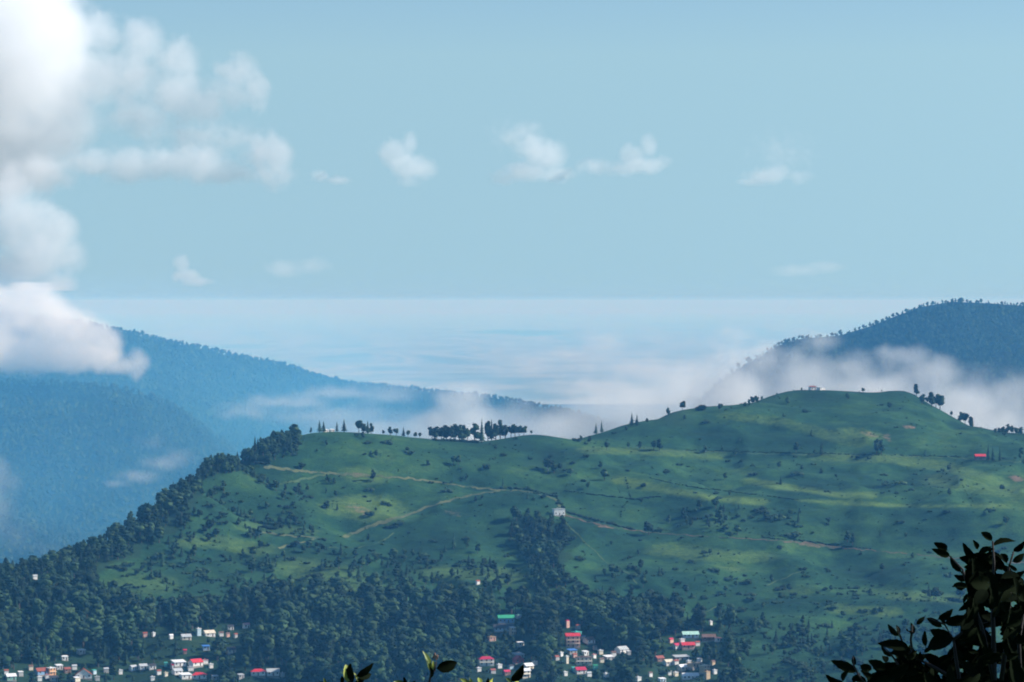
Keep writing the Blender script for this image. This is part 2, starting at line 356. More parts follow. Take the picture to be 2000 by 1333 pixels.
# ------------------------------------------------------------ haze
hz = bpy.data.meshes.new("haze"); bm = bmesh.new(); bmesh.ops.create_cube(bm, size=1)
for v in bm.verts:
    v.co.x *= 181000; v.co.y = (v.co.y + .5) * 163100 - 3050; v.co.z = 36 if v.co.z > 0 else -640
bm.to_mesh(hz); bm.free()
ho = bpy.data.objects.new("haze", hz); col.objects.link(ho); ho['kind'] = 'stuff'; ho['label'] = "pale blue haze filling the air over valley and plain"; ho['category'] = "haze"
hm = bpy.data.materials.new("air"); hm.use_nodes = True; n = hm.node_tree; n.nodes.clear()
o_ = n.nodes.new("ShaderNodeOutputMaterial"); pv = n.nodes.new("ShaderNodeVolumePrincipled"); n.links.new(pv.outputs[0], o_.inputs['Volume'])
pv.inputs['Color'].default_value = (0.12, 0.44, 0.90, 1); pv.inputs['Absorption Color'].default_value = (0.84, 0.62, 0.01, 1)
pv.inputs['Density'].default_value = 6.3e-5; pv.inputs['Anisotropy'].default_value = 0.0
hz.materials.append(hm)
# ------------------------------------------------------------ mesh helpers
class MB:
    def __init__(s): s.v = []; s.f = []; s.m = []
    def add(s, vs_, fs, mi=0):
        o = len(s.v); s.v += [tuple(v) for v in vs_]; s.f += [tuple(i + o for i in f) for f in fs]; s.m += [mi] * len(fs)
    def box(s, x0, x1, y0, y1, z0, z1, mi=0):
        s.add([(x0,y0,z0),(x1,y0,z0),(x1,y1,z0),(x0,y1,z0),(x0,y0,z1),(x1,y0,z1),(x1,y1,z1),(x0,y1,z1)],
              [(0,3,2,1),(4,5,6,7),(0,1,5,4),(1,2,6,5),(2,3,7,6),(3,0,4,7)], mi)
    def tube(s, pts_, rads, n=6, mi=0):
        pv = [Vector(p) for p in pts_]; rings = []
        for i, p in enumerate(pv):
            t = (pv[min(i+1, len(pv)-1)] - pv[max(i-1, 0)]).normalized()
            a = t.orthogonal().normalized(); b = t.cross(a)
            rings.append([p + (a * math.cos(2*math.pi*k/n) + b * math.sin(2*math.pi*k/n)) * rads[i] for k in range(n)])
        vs_ = [v for r in rings for v in r]; fs = []
        for i in range(len(rings)-1):
            for k in range(n): fs.append((i*n+k, i*n+(k+1)%n, (i+1)*n+(k+1)%n, (i+1)*n+k))
        fs.append(tuple(range(n))[::-1]); fs.append(tuple((len(rings)-1)*n+k for k in range(n)))
        s.add(vs_, fs, mi)
    def mesh(s, name, mats, smooth=False):
        me = bpy.data.meshes.new(name); me.from_pydata(s.v, [], s.f)
        for m in mats: me.materials.append(m)
        if len(mats) > 1: me.polygons.foreach_set('material_index', s.m)
        if smooth: me.polygons.foreach_set('use_smooth', [True]*len(me.polygons))
        me.update(); return me
def link(name, data, parent=None, loc=(0,0,0), **props):
    o = bpy.data.objects.new(name, data); col.objects.link(o); o.location = loc
    if parent is not None: o.parent = parent
    for k, v in props.items():
        if v: o[k] = v
    return o
_bi = bmesh.new(); bmesh.ops.create_icosphere(_bi, subdivisions=2, radius=1)
ICO2 = ([v.co.copy() for v in _bi.verts], [tuple(v.index for v in f.verts) for f in _bi.faces]); _bi.free()
_bi = bmesh.new(); bmesh.ops.create_icosphere(_bi, subdivisions=1, radius=1)
ICO1 = ([v.co.copy() for v in _bi.verts], [tuple(v.index for v in f.verts) for f in _bi.faces]); _bi.free()

def leaf_mat(name, dark, light, rough=0.85, spec=0.15):
    m, n, b = mat(name)
    oi = node(n, 'ShaderNodeObjectInfo'); g = node(n, 'ShaderNodeNewGeometry')
    c = ramp(n, g.outputs['Random Per Island'], [(0.0, dark), (1.0, light)])
    hs = node(n, 'ShaderNodeHueSaturation'); n.links.new(c.outputs[0], hs.inputs['Color'])
    mr = node(n, 'ShaderNodeMapRange'); n.links.new(oi.outputs['Random'], mr.inputs[0]); mr.inputs[3].default_value = 0.6; mr.inputs[4].default_value = 1.5
    ln = noise(n, 0.021, 3, 0.6, oi.outputs['Location']); lr = node(n, 'ShaderNodeMapRange'); n.links.new(ln.outputs[0], lr.inputs[0]); lr.inputs[1].default_value = .35; lr.inputs[2].default_value = .65; lr.inputs[3].default_value = .55; lr.inputs[4].default_value = 1.6
    vm = node(n, 'ShaderNodeMath', operation='MULTIPLY'); n.links.new(mr.outputs[0], vm.inputs[0]); n.links.new(lr.outputs[0], vm.inputs[1])
    n.links.new(vm.outputs[0], hs.inputs['Value'])
    mh = node(n, 'ShaderNodeMapRange'); n.links.new(oi.outputs['Random'], mh.inputs[0]); mh.inputs[3].default_value = 0.52; mh.inputs[4].default_value = 0.47
    n.links.new(mh.outputs[0], hs.inputs['Hue'])
    n.links.new(hs.outputs[0], b.inputs['Base Color']); b.inputs['Roughness'].default_value = rough; b.inputs['Specular IOR Level'].default_value = spec
    return m
def plain_color(name, c, rough=0.8, var=0.25, scale=1.5, metallic=0):
    m, n, b = mat(name); tcn = node(n, 'ShaderNodeTexCoord'); nn = noise(n, scale, 4, 0.6, tcn.outputs['Object'])
    d = tuple(x * (1 - var) for x in c); l = tuple(min(1, x * (1 + var*0.5)) for x in c)
    r_ = ramp(n, nn.outputs[0], [(0.3, d), (0.65, l)]); n.links.new(r_.outputs[0], b.inputs['Base Color'])
    b.inputs['Roughness'].default_value = rough; b.inputs['Metallic'].default_value = metallic; return m
M_leafD = leaf_mat("broadleaf_foliage", (0.007,0.020,0.012), (0.026,0.058,0.022))
M_leafC = leaf_mat("conifer_foliage", (0.008,0.022,0.015), (0.020,0.045,0.022))
M_leafB = leaf_mat("bush_foliage", (0.008,0.022,0.015), (0.024,0.052,0.024))
M_leafM = leaf_mat("mountain_forest_foliage", (0.010,0.026,0.016), (0.036,0.070,0.028))
M_bark = plain_color("bark", (0.09,0.07,0.055), 0.9, 0.4, 2)

def lump(mb, c, r, rs, ico=ICO2, sq=(1,1,1), amp=0.28, mi=0):
    q = Vector((rs.uniform(-9,9), rs.uniform(-9,9), rs.uniform(-9,9)))
    from mathutils import noise as mn
    vs_ = []
    for v in ico[0]:
        k = 1 + amp * mn.noise(v * 1.7 + q) + amp * 0.8 * mn.noise(v * 4.1 + q)
        vs_.append((c[0] + v.x*r*k*sq[0], c[1] + v.y*r*k*sq[1], c[2] + v.z*r*k*sq[2]))
    mb.add(vs_, ico[1], mi)
def leafcards(mb, centres, n, size, rs):
    for i in range(n):
        c, r, sq = rs.choice(centres)
        d = Vector((rs.gauss(0,1), rs.gauss(0,1), rs.gauss(0,1) * 0.9 + 0.15)).normalized()
        p = Vector(c) + Vector((d.x*r*sq[0], d.y*r*sq[1], d.z*r*sq[2])) * rs.uniform(0.85, 1.28)
        a = Vector((rs.gauss(0,1), rs.gauss(0,1), rs.gauss(0,1))).normalized(); b = a.orthogonal().normalized()
        s_ = size * rs.uniform(0.5, 1.3)
        mb.add([p + a*s_, p + b*s_*0.7, p - a*s_*0.8, p - b*s_*0.6], [(0,1,2,3)])
def crown(kind, seed, lod=0):
    """crowns are drawn at 10 m tree height, base at z=0"""
    rs = random.Random(seed); mb = MB(); cs = []
    ico = ICO2 if lod == 0 else ICO1
    if kind == 'round':
        n = 9 if lod == 0 else 5
        for i in range(n):
            a = rs.uniform(0, 6.28); rr = rs.uniform(0.3, 1.9) if i else 0
            c = (math.cos(a)*rr, math.sin(a)*rr, rs.uniform(3.4, 8.6) if i else 6.0); r = rs.uniform(1.1, 1.75) if i else 2.3
            sq = (1,1,rs.uniform(0.7,0.95)); lump(mb, c, r, rs, ico, sq); cs.append((c, r, sq))
        leafcards(mb, cs, 170 if lod == 0 else 60, 0.55, rs)
    elif kind == 'tall':
        n = 8 if lod == 0 else 5
        for i in range(n):
            t = (i + .5) / n; a = rs.uniform(0, 6.28); rr = rs.uniform(0.3, 1.5) * (1 - .5*t)
            c = (math.cos(a)*rr, math.sin(a)*rr, 2.8 + 6.2*t); r = rs.uniform(0.95, 1.6) * (1.1 - .45*t)
            sq = (1,1,rs.uniform(0.8,1.2)); lump(mb, c, r, rs, ico, sq); cs.append((c, r, sq))
        leafcards(mb, cs, 150 if lod == 0 else 50, 0.5, rs)
    elif kind in ('conifer', 'column'):
        wd = 2.3 if kind == 'conifer' else 1.15; L = 9
        for i in range(L):
            t = i / (L-1); z0 = 1.0 + 8.2*t; r = wd * (1 - 0.93*t) * rs.uniform(.85,1.15) + .12; k = 11
            ring = []
            for j in range(k):
                a = 2*math.pi*j/k + i; q = r * (rs.uniform(.75,1.2) if j % 2 else rs.uniform(.5,.75))
                ring.append((math.cos(a)*q, math.sin(a)*q, z0 - .35*(j % 2) + rs.uniform(-.15,.15)))
            mb.add(ring + [(0,0,z0 + 1.5*(1-.3*t)), (0,0,z0+.15)], [(j,(j+1)%k,k) for j in range(k)] + [((j+1)%k,j,k+1) for j in range(k)])
    elif kind == 'bush':
        n = 6 if lod == 0 else 3
        for i in range(n):
            c = (rs.uniform(-1.9,1.9), rs.uniform(-1.6,1.6), rs.uniform(0.6,1.7)); r = rs.uniform(0.8, 1.35); sq = (1.15,1.1,rs.uniform(.7,.95))
            lump(mb, c, r, rs, ICO1, sq); cs.append((c, r, sq))
        leafcards(mb, cs, 90 if lod == 0 else 30, 0.5, rs)
    return mb
def trunk(kind, seed):
    rs = random.Random(seed + 99); mb = MB(); top = {'round': 6, 'tall': 8.5, 'conifer': 8, 'column': 8}[kind]; r0 = .26
    l = [(0,0,-1.2)] + [(rs.uniform(-.25,.25)*t, rs.uniform(-.25,.25)*t, top*t) for t in (.2,.45,.7,1)]
    mb.tube(l, [r0*1.2, r0, r0*.75, r0*.5, r0*.15], 6)
    if kind in ('round', 'tall'):
        for i in range(4):
            a = rs.uniform(0, 6.28); z = top * rs.uniform(.35,.7); L = rs.uniform(1.6,2.6) * (1 if kind == 'round' else .6)
            mb.tube([(0,0,z), (math.cos(a)*L*.5, math.sin(a)*L*.5, z+.7), (math.cos(a)*L, math.sin(a)*L, z+1.7)], [.13,.09,.03], 4)
    return mb
FM = {'round': M_leafD, 'tall': M_leafD, 'conifer': M_leafC, 'column': M_leafC, 'bush': M_leafB}
PROTO = {}
for kd, nv in (('round', 3), ('tall', 3), ('conifer', 2), ('column', 1)):
    PROTO[kd] = [(crown(kd, 10*i+3).mesh("crown", [FM[kd]]), trunk(kd, i).mesh("trunk", [M_bark])) for i in range(nv)]
PROTO['bush'] = [(crown('bush', 40+i).mesh("bush", [M_leafB]), None) for i in range(4)]
_tree_src = {}
def place_tree(kind, x, y, z, h, label, group=None, wide=1.0, rs=rng):
    k = rs.randrange(len(PROTO[kind])); key = (kind, k); s = h / 10.0
    if kind == 'bush':
        o = link("bush", PROTO['bush'][k][0], None, (x, y, z - .15), label=label, category="bush", group=group)
        s = h / 2.6; o.scale = (s*wide, s*wide, s); o.rotation_euler = (0,0,rs.uniform(-.5,.5)); return o
    nm = {'conifer': 'conifer_tree', 'column': 'conifer_tree'}.get(kind, 'broadleaf_tree')
    if key not in _tree_src:
        r_ = link(nm, None); c = link("crown", PROTO[kind][k][0], r_); t = link("trunk", PROTO[kind][k][1], r_); _tree_src[key] = (r_, c, t)
        root = r_
    else:
        r0, c0, t0 = _tree_src[key]; root = r0.copy(); col.objects.link(root)
        for q in (c0, t0):
            cc = q.copy(); col.objects.link(cc); cc.parent = root
    root.location = (x, y, z); root.scale = (s*wide, s*wide, s); root.rotation_euler = (0,0,rs.uniform(0,6.28))
    root['label'] = label; root['category'] = "tree"; root['group'] = group or "trees on the hill"
    return root

# ------------------------------------------------------------ houses
_cm = {}
WALLC = {'white': (.86,.85,.82), 'cream': (.80,.72,.56), 'pink': (.72,.42,.34), 'grey': (.42,.43,.43), 'blue': (.25,.42,.62), 'green': (.25,.52,.42), 'tan': (.52,.40,.26), 'brown': (.22,.13,.10), 'orange': (.66,.34,.16), 'paleblue': (.50,.66,.74), 'red': (.50,.08,.07), 'teal': (.10,.42,.38)}
ROOFC = {'white': (.84,.85,.86), 'grey': (.45,.48,.50), 'red': (.62,.035,.05), 'crimson': (.50,.02,.07), 'rust': (.30,.08,.05), 'orange': (.60,.13,.04), 'green': (.05,.38,.20), 'blue': (.06,.20,.55), 'teal': (.08,.45,.40), 'dark': (.05,.05,.06), 'brown': (.17,.10,.08), 'pink': (.62,.30,.30), 'mint': (.45,.72,.62), 'tan': (.50,.36,.22), 'cream': (.70,.62,.48)}
def cmat(kind, c):
    if (kind, c) not in _cm:
        t = WALLC if kind == 'wall' else ROOFC
        _cm[(kind, c)] = plain_color(f"{c}_{kind}", t[c], 0.85 if kind == 'wall' else 0.5, 0.22, 0.7)
    return _cm[(kind, c)]
M_glass = plain_color("dark_window_glass", (.03,.04,.05), 0.25, .3); M_wood = plain_color("painted_door", (.12,.07,.05), .6); M_stone = plain_color("foundation_stone", (.30,.28,.25), .9)
HOUSES = []; HRECT = []
def house(px, py, wpx_, floors=1, wall='white', roof='grey', kind='gable', yaw=None, where='', name='house', tall=None, what=None, deep=0.75, fh=2.6, at=None):
    wpx = wpx_ * .92; x, y, z = at or hit(px, py); mpx = math.hypot(y, 0) / FPX; W = max(2.2, wpx * mpx); D = max(2.0, W * deep) if W < 10 else max(6.0, W*0.5)
    H = fh * floors if tall is None else tall * mpx
    if yaw is None: yaw = rng.uniform(20, 44)
    root = link(name, None, None, (x, y, z + .1)); root.rotation_euler = (0,0,R(yaw))
    root['category'] = {'shed': 'shed', 'hut': 'hut'}.get(name, 'house'); root['group'] = "hillside buildings"
    root['label'] = what or f"{'tiny ' if W < 4.5 else ''}{'two storey ' if floors == 2 else 'three storey ' if floors == 3 else ''}{wall} {name} with {roof} roof, {where}"
    root['label'] = root['label'].replace('paleblue', 'pale blue').replace('two storey grey', 'grey')
    if len(root['label'].replace('-', ' ').split()) > 16: root['label'] = root['label'].replace('two storey ', '').replace(' the ', ' ')
    hw, hd = W/2, D/2
    b = MB(); b.box(-hw, hw, -hd, hd, -.3, H); rw = link("wall", b.mesh("wall", [cmat('wall', wall)]), root)
    b = MB(); b.box(-hw-.15, hw+.15, -hd-.15, hd+.15, -2.6, -.3); link("foundation", b.mesh("foundation", [M_stone]), root)
    rm = cmat('roof', roof); e = .45 if W > 5 else .25; b = MB(); rh = D * .32; t = .14
    if kind == 'gable':      # ridge runs along the width
        g = MB(); g.add([(-hw,-hd,H),(-hw,hd,H),(-hw,0,H+rh),(hw,-hd,H),(hw,hd,H),(hw,0,H+rh)], [(0,1,2),(5,4,3),(0,3,4,1)])
        link("gable", g.mesh("gable", [cmat('wall', wall)]), root)
        k = rh/hd
        for s in (-1, 1):
            b.add([(-hw-e, s*(hd+e), H-e*k), (hw+e, s*(hd+e), H-e*k), (hw+e, 0, H+rh), (-hw-e, 0, H+rh),
                   (-hw-e, s*(hd+e), H-e*k+t), (hw+e, s*(hd+e), H-e*k+t), (hw+e, 0, H+rh+t), (-hw-e, 0, H+rh+t)],
                  [(0,1,2,3),(7,6,5,4),(0,4,5,1),(1,5,6,2),(2,6,7,3),(3,7,4,0)])
    elif kind == 'front':    # gable faces the viewer
        rh = W * .36; g = MB(); g.add([(-hw,-hd,H),(hw,-hd,H),(0,-hd,H+rh),(-hw,hd,H),(hw,hd,H),(0,hd,H+rh)], [(0,1,2),(5,4,3),(0,3,4,1)])
        link("gable", g.mesh("gable", [cmat('wall', wall)]), root); k = rh/hw
        for s in (-1, 1):
            b.add([(s*(hw+e), -hd-e, H-e*k), (s*(hw+e), hd+e, H-e*k), (0, hd+e, H+rh), (0, -hd-e, H+rh),
                   (s*(hw+e), -hd-e, H-e*k+t), (s*(hw+e), hd+e, H-e*k+t), (0, hd+e, H+rh+t), (0, -hd-e, H+rh+t)],
                  [(0,1,2,3),(7,6,5,4),(0,4,5,1),(1,5,6,2),(2,6,7,3),(3,7,4,0)])
    elif kind == 'hip':
        r2 = max(0.1, hw - hd*.9)
        b.add([(-hw-e,-hd-e,H),(hw+e,-hd-e,H),(hw+e,hd+e,H),(-hw-e,hd+e,H),(-r2,0,H+rh),(r2,0,H+rh)], [(0,1,5,4),(1,2,5),(2,3,4,5),(3,0,4),(0,3,2,1)])
    elif kind == 'shed':
        k = D*.18; b.add([(-hw-e,-hd-e,H+.02),(hw+e,-hd-e,H+.02),(hw+e,hd+e,H+k),(-hw-e,hd+e,H+k),(-hw-e,-hd-e,H+.16),(hw+e,-hd-e,H+.16),(hw+e,hd+e,H+k+.14),(-hw-e,hd+e,H+k+.14)],
              [(0,3,2,1),(4,5,6,7),(0,1,5,4),(1,2,6,5),(2,3,7,6),(3,0,4,7)])
    else:
        b.box(-hw-.3, hw+.3, -hd-.3, hd+.3, H, H+.3); b.box(-hw*.4, -hw*.1, -hd*.3, hd*.3, H+.3, H+1.1)
    link("roof", b.mesh("roof", [rm]), root)
    if W > 4.2:
        wb = MB(); wb.box(-.5, .5, -.05, .06, 0, 1.25); wm = wb.mesh("window", [M_glass])
        sb = MB(); sb.box(-.6, .6, -.14, .04, -.12, -.01); sm = sb.mesh("sill", [cmat('wall', 'white')])
        nW = max(2, min(6, int(W / 3.0)))
        for fl in range(floors):
            for i in range(nW):
                xx = -hw + W * (i + .5) / nW
                if fl == 0 and i == nW // 2: continue
                wo = link("window", wm, root, (xx, -hd - .02, fl*fh + 1.0)); link("sill", sm, wo)
        d = MB(); d.box(-.45, .45, -hd-.07, -hd+.03, -.25, 1.95); link("door", d.mesh("door", [M_wood]), root, (-hw + W * (nW//2 + .5) / nW, 0, 0))
        if floors > 1:
            s = MB()
            for fl in range(1, floors): s.box(-hw-.1, hw+.1, -hd-1.0, -hd-.03, fl*fh-.12, fl*fh+.05)
            link("balcony", s.mesh("balcony", [cmat('wall', 'cream' if wall != 'cream' else 'white')]), root)
    HOUSES.append(root); HRECT.append((px, py, wpx, (H + rh) / mpx, y)); return root
h = house
h(68,1133,9,1,'white','grey',where='alone in the forest near the left edge')
h(283,1245,9,1,'pink','rust',where='left end of the upper left row')
h(334,1248,8,1,'white','white',where='left of the long cream building')
h(363,1250,20,1,'cream','grey',where='long and low, left of the blue-trimmed block')
h(388,1242,9,2,'paleblue','white','flat',where='between two long ones')
h(408,1243,22,1,'white','cream',where='long, right of the pale blue block in the upper row')
h(432,1243,9,1,'white','brown',where='right of the long white building in the upper row')
h(445,1245,7,1,'pink','brown',where='last at the right of the upper row')
h(450,1231,12,1,'white','dark',where='just above the right end of the upper row')
h(481,1228,13,1,'white','pink',where='apart at the upper right above the dark trees')
h(402,1271,14,1,'blue','blue','shed',where='half hidden in trees below the upper row')
h(361,1277,7,1,'brown','crimson',where='alone among trees between the two rows')
h(450,1278,19,1,'cream','dark',where='alone in a clearing below the upper row')
h(158,1279,15,1,'grey','white','shed',where='above the lower left cluster')
h(126,1290,13,1,'white','white','shed',where='left of the grey shed-roofed house above the cluster')
h(21,1329,20,1,'green','white',where='at the bottom left corner')
h(80,1318,24,1,'blue','rust',where='wide, left part of the lower left cluster')
h(100,1320,16,2,'orange','white','flat',where='in the middle of the lower left cluster')
h(115,1308,14,1,'grey','white','shed',where='above the orange block in the lower left cluster')
h(131,1315,14,1,'brown','rust',where='left of the big orange gable roof')
h(163,1325,34,1,'white','orange','front',yaw=12,where='large gable facing out at the right of the cluster',deep=.6)
h(184,1318,8,1,'paleblue','teal','shed',where='right of the big orange gable roof')
h(207,1314,10,1,'grey','grey',where='alone right of the lower left cluster')
h(260,1311,14,1,'paleblue','grey',where='left end of the middle lower row')
h(279,1308,16,1,'white','grey',where='second from the left in the middle lower row')
h(297,1307,14,1,'white','dark',where='third from the left in the middle lower row')
h(324,1303,6,1,'teal','teal','shed',where='between the middle lower row and the red roofs')
h(349,1302,26,1,'white','white','shed',where='wide white roof left of the upper red roof')
h(382,1302,25,1,'white','red',where='long red roof above the bright red hip')
h(401,1298,10,1,'white','pink','flat',where='right of the long red roof')
h(346,1318,19,1,'white','grey',where='grey roof just left of the lower bright red roof')
h(324,1322,7,1,'cream','cream','flat',where='left of the grey roofed house by the red roofs')
h(362,1325,22,1,'white','white','shed',where='long low wing touching the bright red hip')
h(389,1326,30,1,'white','red','hip',yaw=10,where='bright red hip, lower left slope')
h(504,1320,30,1,'white','red','hip',yaw=8,where='bright red hip, alone right of the dark wood')
h(533,1320,26,1,'white','grey','gable',yaw=10,where='long and low beside the isolated red hip')
h(420,1329,12,1,'grey','white','shed',where='bottom edge between the two red hips')
h(298,1331,8,1,'white','white','flat',where='bottom edge under the middle lower row')
h(105,1331,16,1,'grey','dark',where='bottom edge under the orange block')
h(77,1330,9,1,'white','white','flat',where='bottom edge left of the dark roofed house')
# central village
h(988,1218,34,1,'blue','green','gable',yaw=10,tall=9,where='on the upper level above the village')
h(983,1233,42,1,'paleblue','dark','gable',yaw=10,tall=6,where='long hall just below the green roof')
h(1001,1240,12,2,'cream','white','shed',where='narrow, at the right end of the long hall')
h(1013,1209,10,1,'grey','mint','flat',where='small, upper right of the green roof')
h(960,1252,15,1,'pink','tan','flat',where='on bare earth under the long hall')
h(1016,1264,13,1,'cream','white','shed',where='alone in trees below the long hall')
h(949,1300,32,2,'white','crimson','hip',yaw=12,where='at the left of the central village',fh=2.4)
h(975,1306,10,1,'white','white','flat',where='right of the crimson hip roof')
h(1012,1296,20,1,'red','red','front',where='behind the leaf tip at bottom centre')
h(1012,1286,22,1,'grey','grey','shed',where='above the red gable by the leaf tip')
h(1031,1307,20,1,'cream','white','gable',where='pale, right of the red gable')
h(1026,1325,18,2,'cream','white','gable',where='pale, low and right of the leaf tip')
h(989,1320,14,1,'brown','crimson',where='left of the leaf tip at the bottom')
h(998,1308,10,1,'paleblue','dark',where='small dark roof left of the red gable')
h(1118,1264,30,3,'pink','red','gable',yaw=10,tall=22,where='tallest block of the village',fh=2.75)
h(1126,1243,18,1,'teal','teal','flat',where='behind the tall pink block')
h(1108,1227,8,2,'pink','crimson','hip',where='above the tall pink block')
h(1129,1229,9,1,'grey','rust',where='right of the crimson turret above the pink block')
h(1150,1256,22,1,'white','brown',where='right of the tall pink block')
h(1139,1250,8,1,'cream','blue','flat',where='squeezed between pink block and its right neighbour')
h(1117,1278,18,1,'grey','blue','shed',where='bright blue sheet below the tall pink block')
h(1140,1299,34,2,'cream','brown','flat',yaw=8,tall=14,where='four dark windows, centre of the village')
h(1143,1281,12,1,'white','white','shed',where='behind the cream block with four windows')
h(1133,1315,22,1,'white','crimson','gable',where='under the cream block with four windows')
h(1120,1312,8,1,'teal','teal','shed',where='left under the cream block with four windows')
h(1163,1308,9,1,'teal','green','shed',where='right under the cream block with four windows')
h(1107,1297,6,2,'cream','white','flat',where='narrow, left of the cream block')
h(1087,1290,10,1,'grey','rust',where='far left of the cream block')
h(1189,1290,20,1,'grey','white','shed',where='right of the cream block with four windows')
h(1214,1276,24,1,'white','grey',where='upper right end of the central village')
h(1173,1279,9,1,'cream','white','flat',where='above and right of the cream block')
h(1184,1324,10,1,'white','white','flat',where='alone in trees at the bottom centre right')
h(1247,1331,10,1,'white','white','flat',where='bottom edge, between the two right villages')
h(1162,1270,7,1,'grey','brown',where='small, below the brown roof by the pink block')
# right village
h(1348,1247,34,1,'paleblue','mint','gable',yaw=8,where='long, top of the right village')
h(1384,1252,28,1,'brown','brown','gable',yaw=8,where='long and dull, right of the mint roof')
h(1403,1254,12,1,'white','pink','flat',where='right end of the long brown building')
h(1310,1256,10,1,'pink','crimson',where='upper left of the right village')
h(1321,1267,14,1,'white','crimson','gable',where='between the crimson one and the red walls')
h(1343,1268,28,1,'pink','red','gable',yaw=14,where='long, below the mint roof')
h(1305,1300,18,1,'white','cream','gable',where='left, above the bottom row of the right village')
h(1287,1292,18,1,'brown','rust','gable',where='far left of the right village')
h(1330,1290,32,1,'grey','grey','shed',where='wide grey sheet in the middle of the right village')
h(1333,1311,20,1,'cream','white','gable',where='left of the tan terraces')
h(1357,1305,26,1,'tan','tan','flat',where='long tan terrace in the right village')
h(1376,1314,18,2,'tan','cream','flat',where='right end of the tan terraces')
h(1348,1327,34,1,'white','white','gable',yaw=8,where='long, bottom of the right village')
h(1381,1326,11,2,'tan','tan','flat',where='narrow tower at the lower right')
h(1307,1320,8,1,'white','white','flat',where='small, left of the long bottom building')
h(1293,1333,14,1,'paleblue','white','shed',where='bottom edge, left of the long bottom building')
h(1388,1221,4,1,'white','white','flat',where='speck in the grass above the right village',name='shed')

for (a, b, c_, wl, rf, kd_, wh) in [(12,1318,9,'white','rust','gable','above the bottom left corner house'),(40,1322,10,'grey','white','shed','between corner house and blue wide house'),(60,1310,9,'cream','brown','gable','above left of the wide blue house'),
 (92,1326,8,'white','pink','flat','tucked below the orange block'),(145,1308,10,'white','grey','gable','above left of the big orange gable'),(150,1332,12,'cream','white','shed','bottom edge under the big orange gable'),(190,1330,9,'grey','grey','flat','bottom edge right of the big orange gable'),
 (235,1318,8,'white','white','flat','left of the pale blue house'),(310,1318,9,'white','rust','gable','between middle row and grey roof'),(338,1307,10,'grey','crimson','gable','below the wide white shed roof'),(372,1312,11,'white','grey','flat','between the two bright red roofs'),(412,1306,8,'white','white','flat','right of the pink flat roof by red roofs'),
 (470,1326,12,'grey','grey','shed','left of the isolated red hip'),(552,1322,8,'white','white','flat','end of the wing by the isolated red hip'),(300,1244,6,'white','white','flat','between small pink house and its right neighbour'),(460,1246,7,'grey','rust','gable','last dim one of the upper row'),
 (935,1312,9,'white','white','flat','under the crimson hip roof'),(962,1316,11,'grey','rust','gable','below right of the crimson hip roof'),(1045,1300,9,'white','white','flat','right of the pale house by the leaf tip'),(1096,1282,7,'white','white','flat','left of the blue sheet'),(1160,1286,8,'white','pink','flat','upper right of the cream block'),
 (1175,1294,9,'cream','brown','gable','right beside the cream block'),(1198,1282,10,'white','brown','gable','between two white shed roofs'),(1228,1280,8,'grey','white','shed','right end after the white house'),(1150,1322,10,'white','grey','gable','low beneath the cream block'),(1104,1320,8,'white','white','flat','lower left below the teal sheds'),
 (1122,1286,9,'pink','rust','gable','between blue sheet and cream block'),(1332,1258,10,'white','white','flat','just under the mint roof'),(1362,1262,9,'white','rust','gable','right end of the red walled house'),(1320,1298,10,'white','rust','gable','centre left of the right village'),(1345,1298,9,'white','white','flat','just above the tan terrace'),
 (1320,1322,9,'cream','white','flat','beside the long bottom building'),(1392,1300,9,'tan','brown','gable','right of the tan terrace'),(1366,1294,9,'white','grey','shed','above the tan terrace'),(1396,1318,8,'white','white','flat','right of the tan tower'),(1270,1322,8,'white','brown','gable','left of the right village near the edge')]:
    h(a, b, c_, 1, wl, rf, kd_, where=wh)
# lone buildings on the hill
h(1091,1008,24,1,'white','grey','flat',yaw=18,what='white flat roofed hut beside the bend of the dirt track in mid slope',name='hut',tall=11,deep=.6)
h(933,1143,8,1,'white','rust','gable',what='tiny white shed on the thin footpath above the wood',name='shed')
h(1914,898,22,1,'brown','red','gable',yaw=6,what='long red roofed house beside three dark conifers at the right edge',tall=6)
h(1587,764,14,1,'white','rust','shed',what='left one of two white huts on the summit crest',name='hut',at=crest(1587),tall=6)
h(1603,766,15,1,'white','grey','shed',what='right one of two white huts on the summit crest',name='hut',at=crest(1603),tall=5)
h(636,842,10,1,'white','white','shed',what='white hut on the left crest beside the first two conifers',name='hut',at=crest(636),tall=4)
h(648,842,10,1,'grey','white','shed',what='second pale hut on the left crest left of a conifer pair',name='hut',at=crest(648),tall=4)

# ------------------------------------------------------------ tracks and footpaths
def track_mat(name, c):
    m, n, b = mat(name); g = node(n, 'ShaderNodeNewGeometry'); n1 = noise(n, .055, 4, .7, g.outputs['Position']); n2 = noise(n, .5, 3, .6, g.outputs['Position'])
    r1 = ramp(n, n1.outputs[0], [(.36, (0.026,0.070,0.031)), (.50, c), (.66, tuple(v*1.25 for v in c))]); cc = mix(n, .5, r1.outputs[0], ramp(n, n2.outputs[0], [(.3,(.6,.6,.6)),(.7,(1.3,1.3,1.3))]).outputs[0], 'MULTIPLY')
    n.links.new(cc, b.inputs['Base Color']); b.inputs['Roughness'].default_value = .95; b.inputs['Specular IOR Level'].default_value = .1; return m
M_track = plain_color("dirt_track", (.125,.14,.075), .95, .35, .15); M_foot = plain_color("worn_footpath", (.06,.10,.042), .95, .4, .15); M_red = plain_color("red_cut_bank", (.11,.085,.06), .95, .45, .2)
M_track = track_mat('dirt_track', (.105,.125,.062)); M_foot = track_mat('worn_footpath', (.065,.11,.045)); M_red = track_mat('red_cut_bank', (.115,.09,.062))
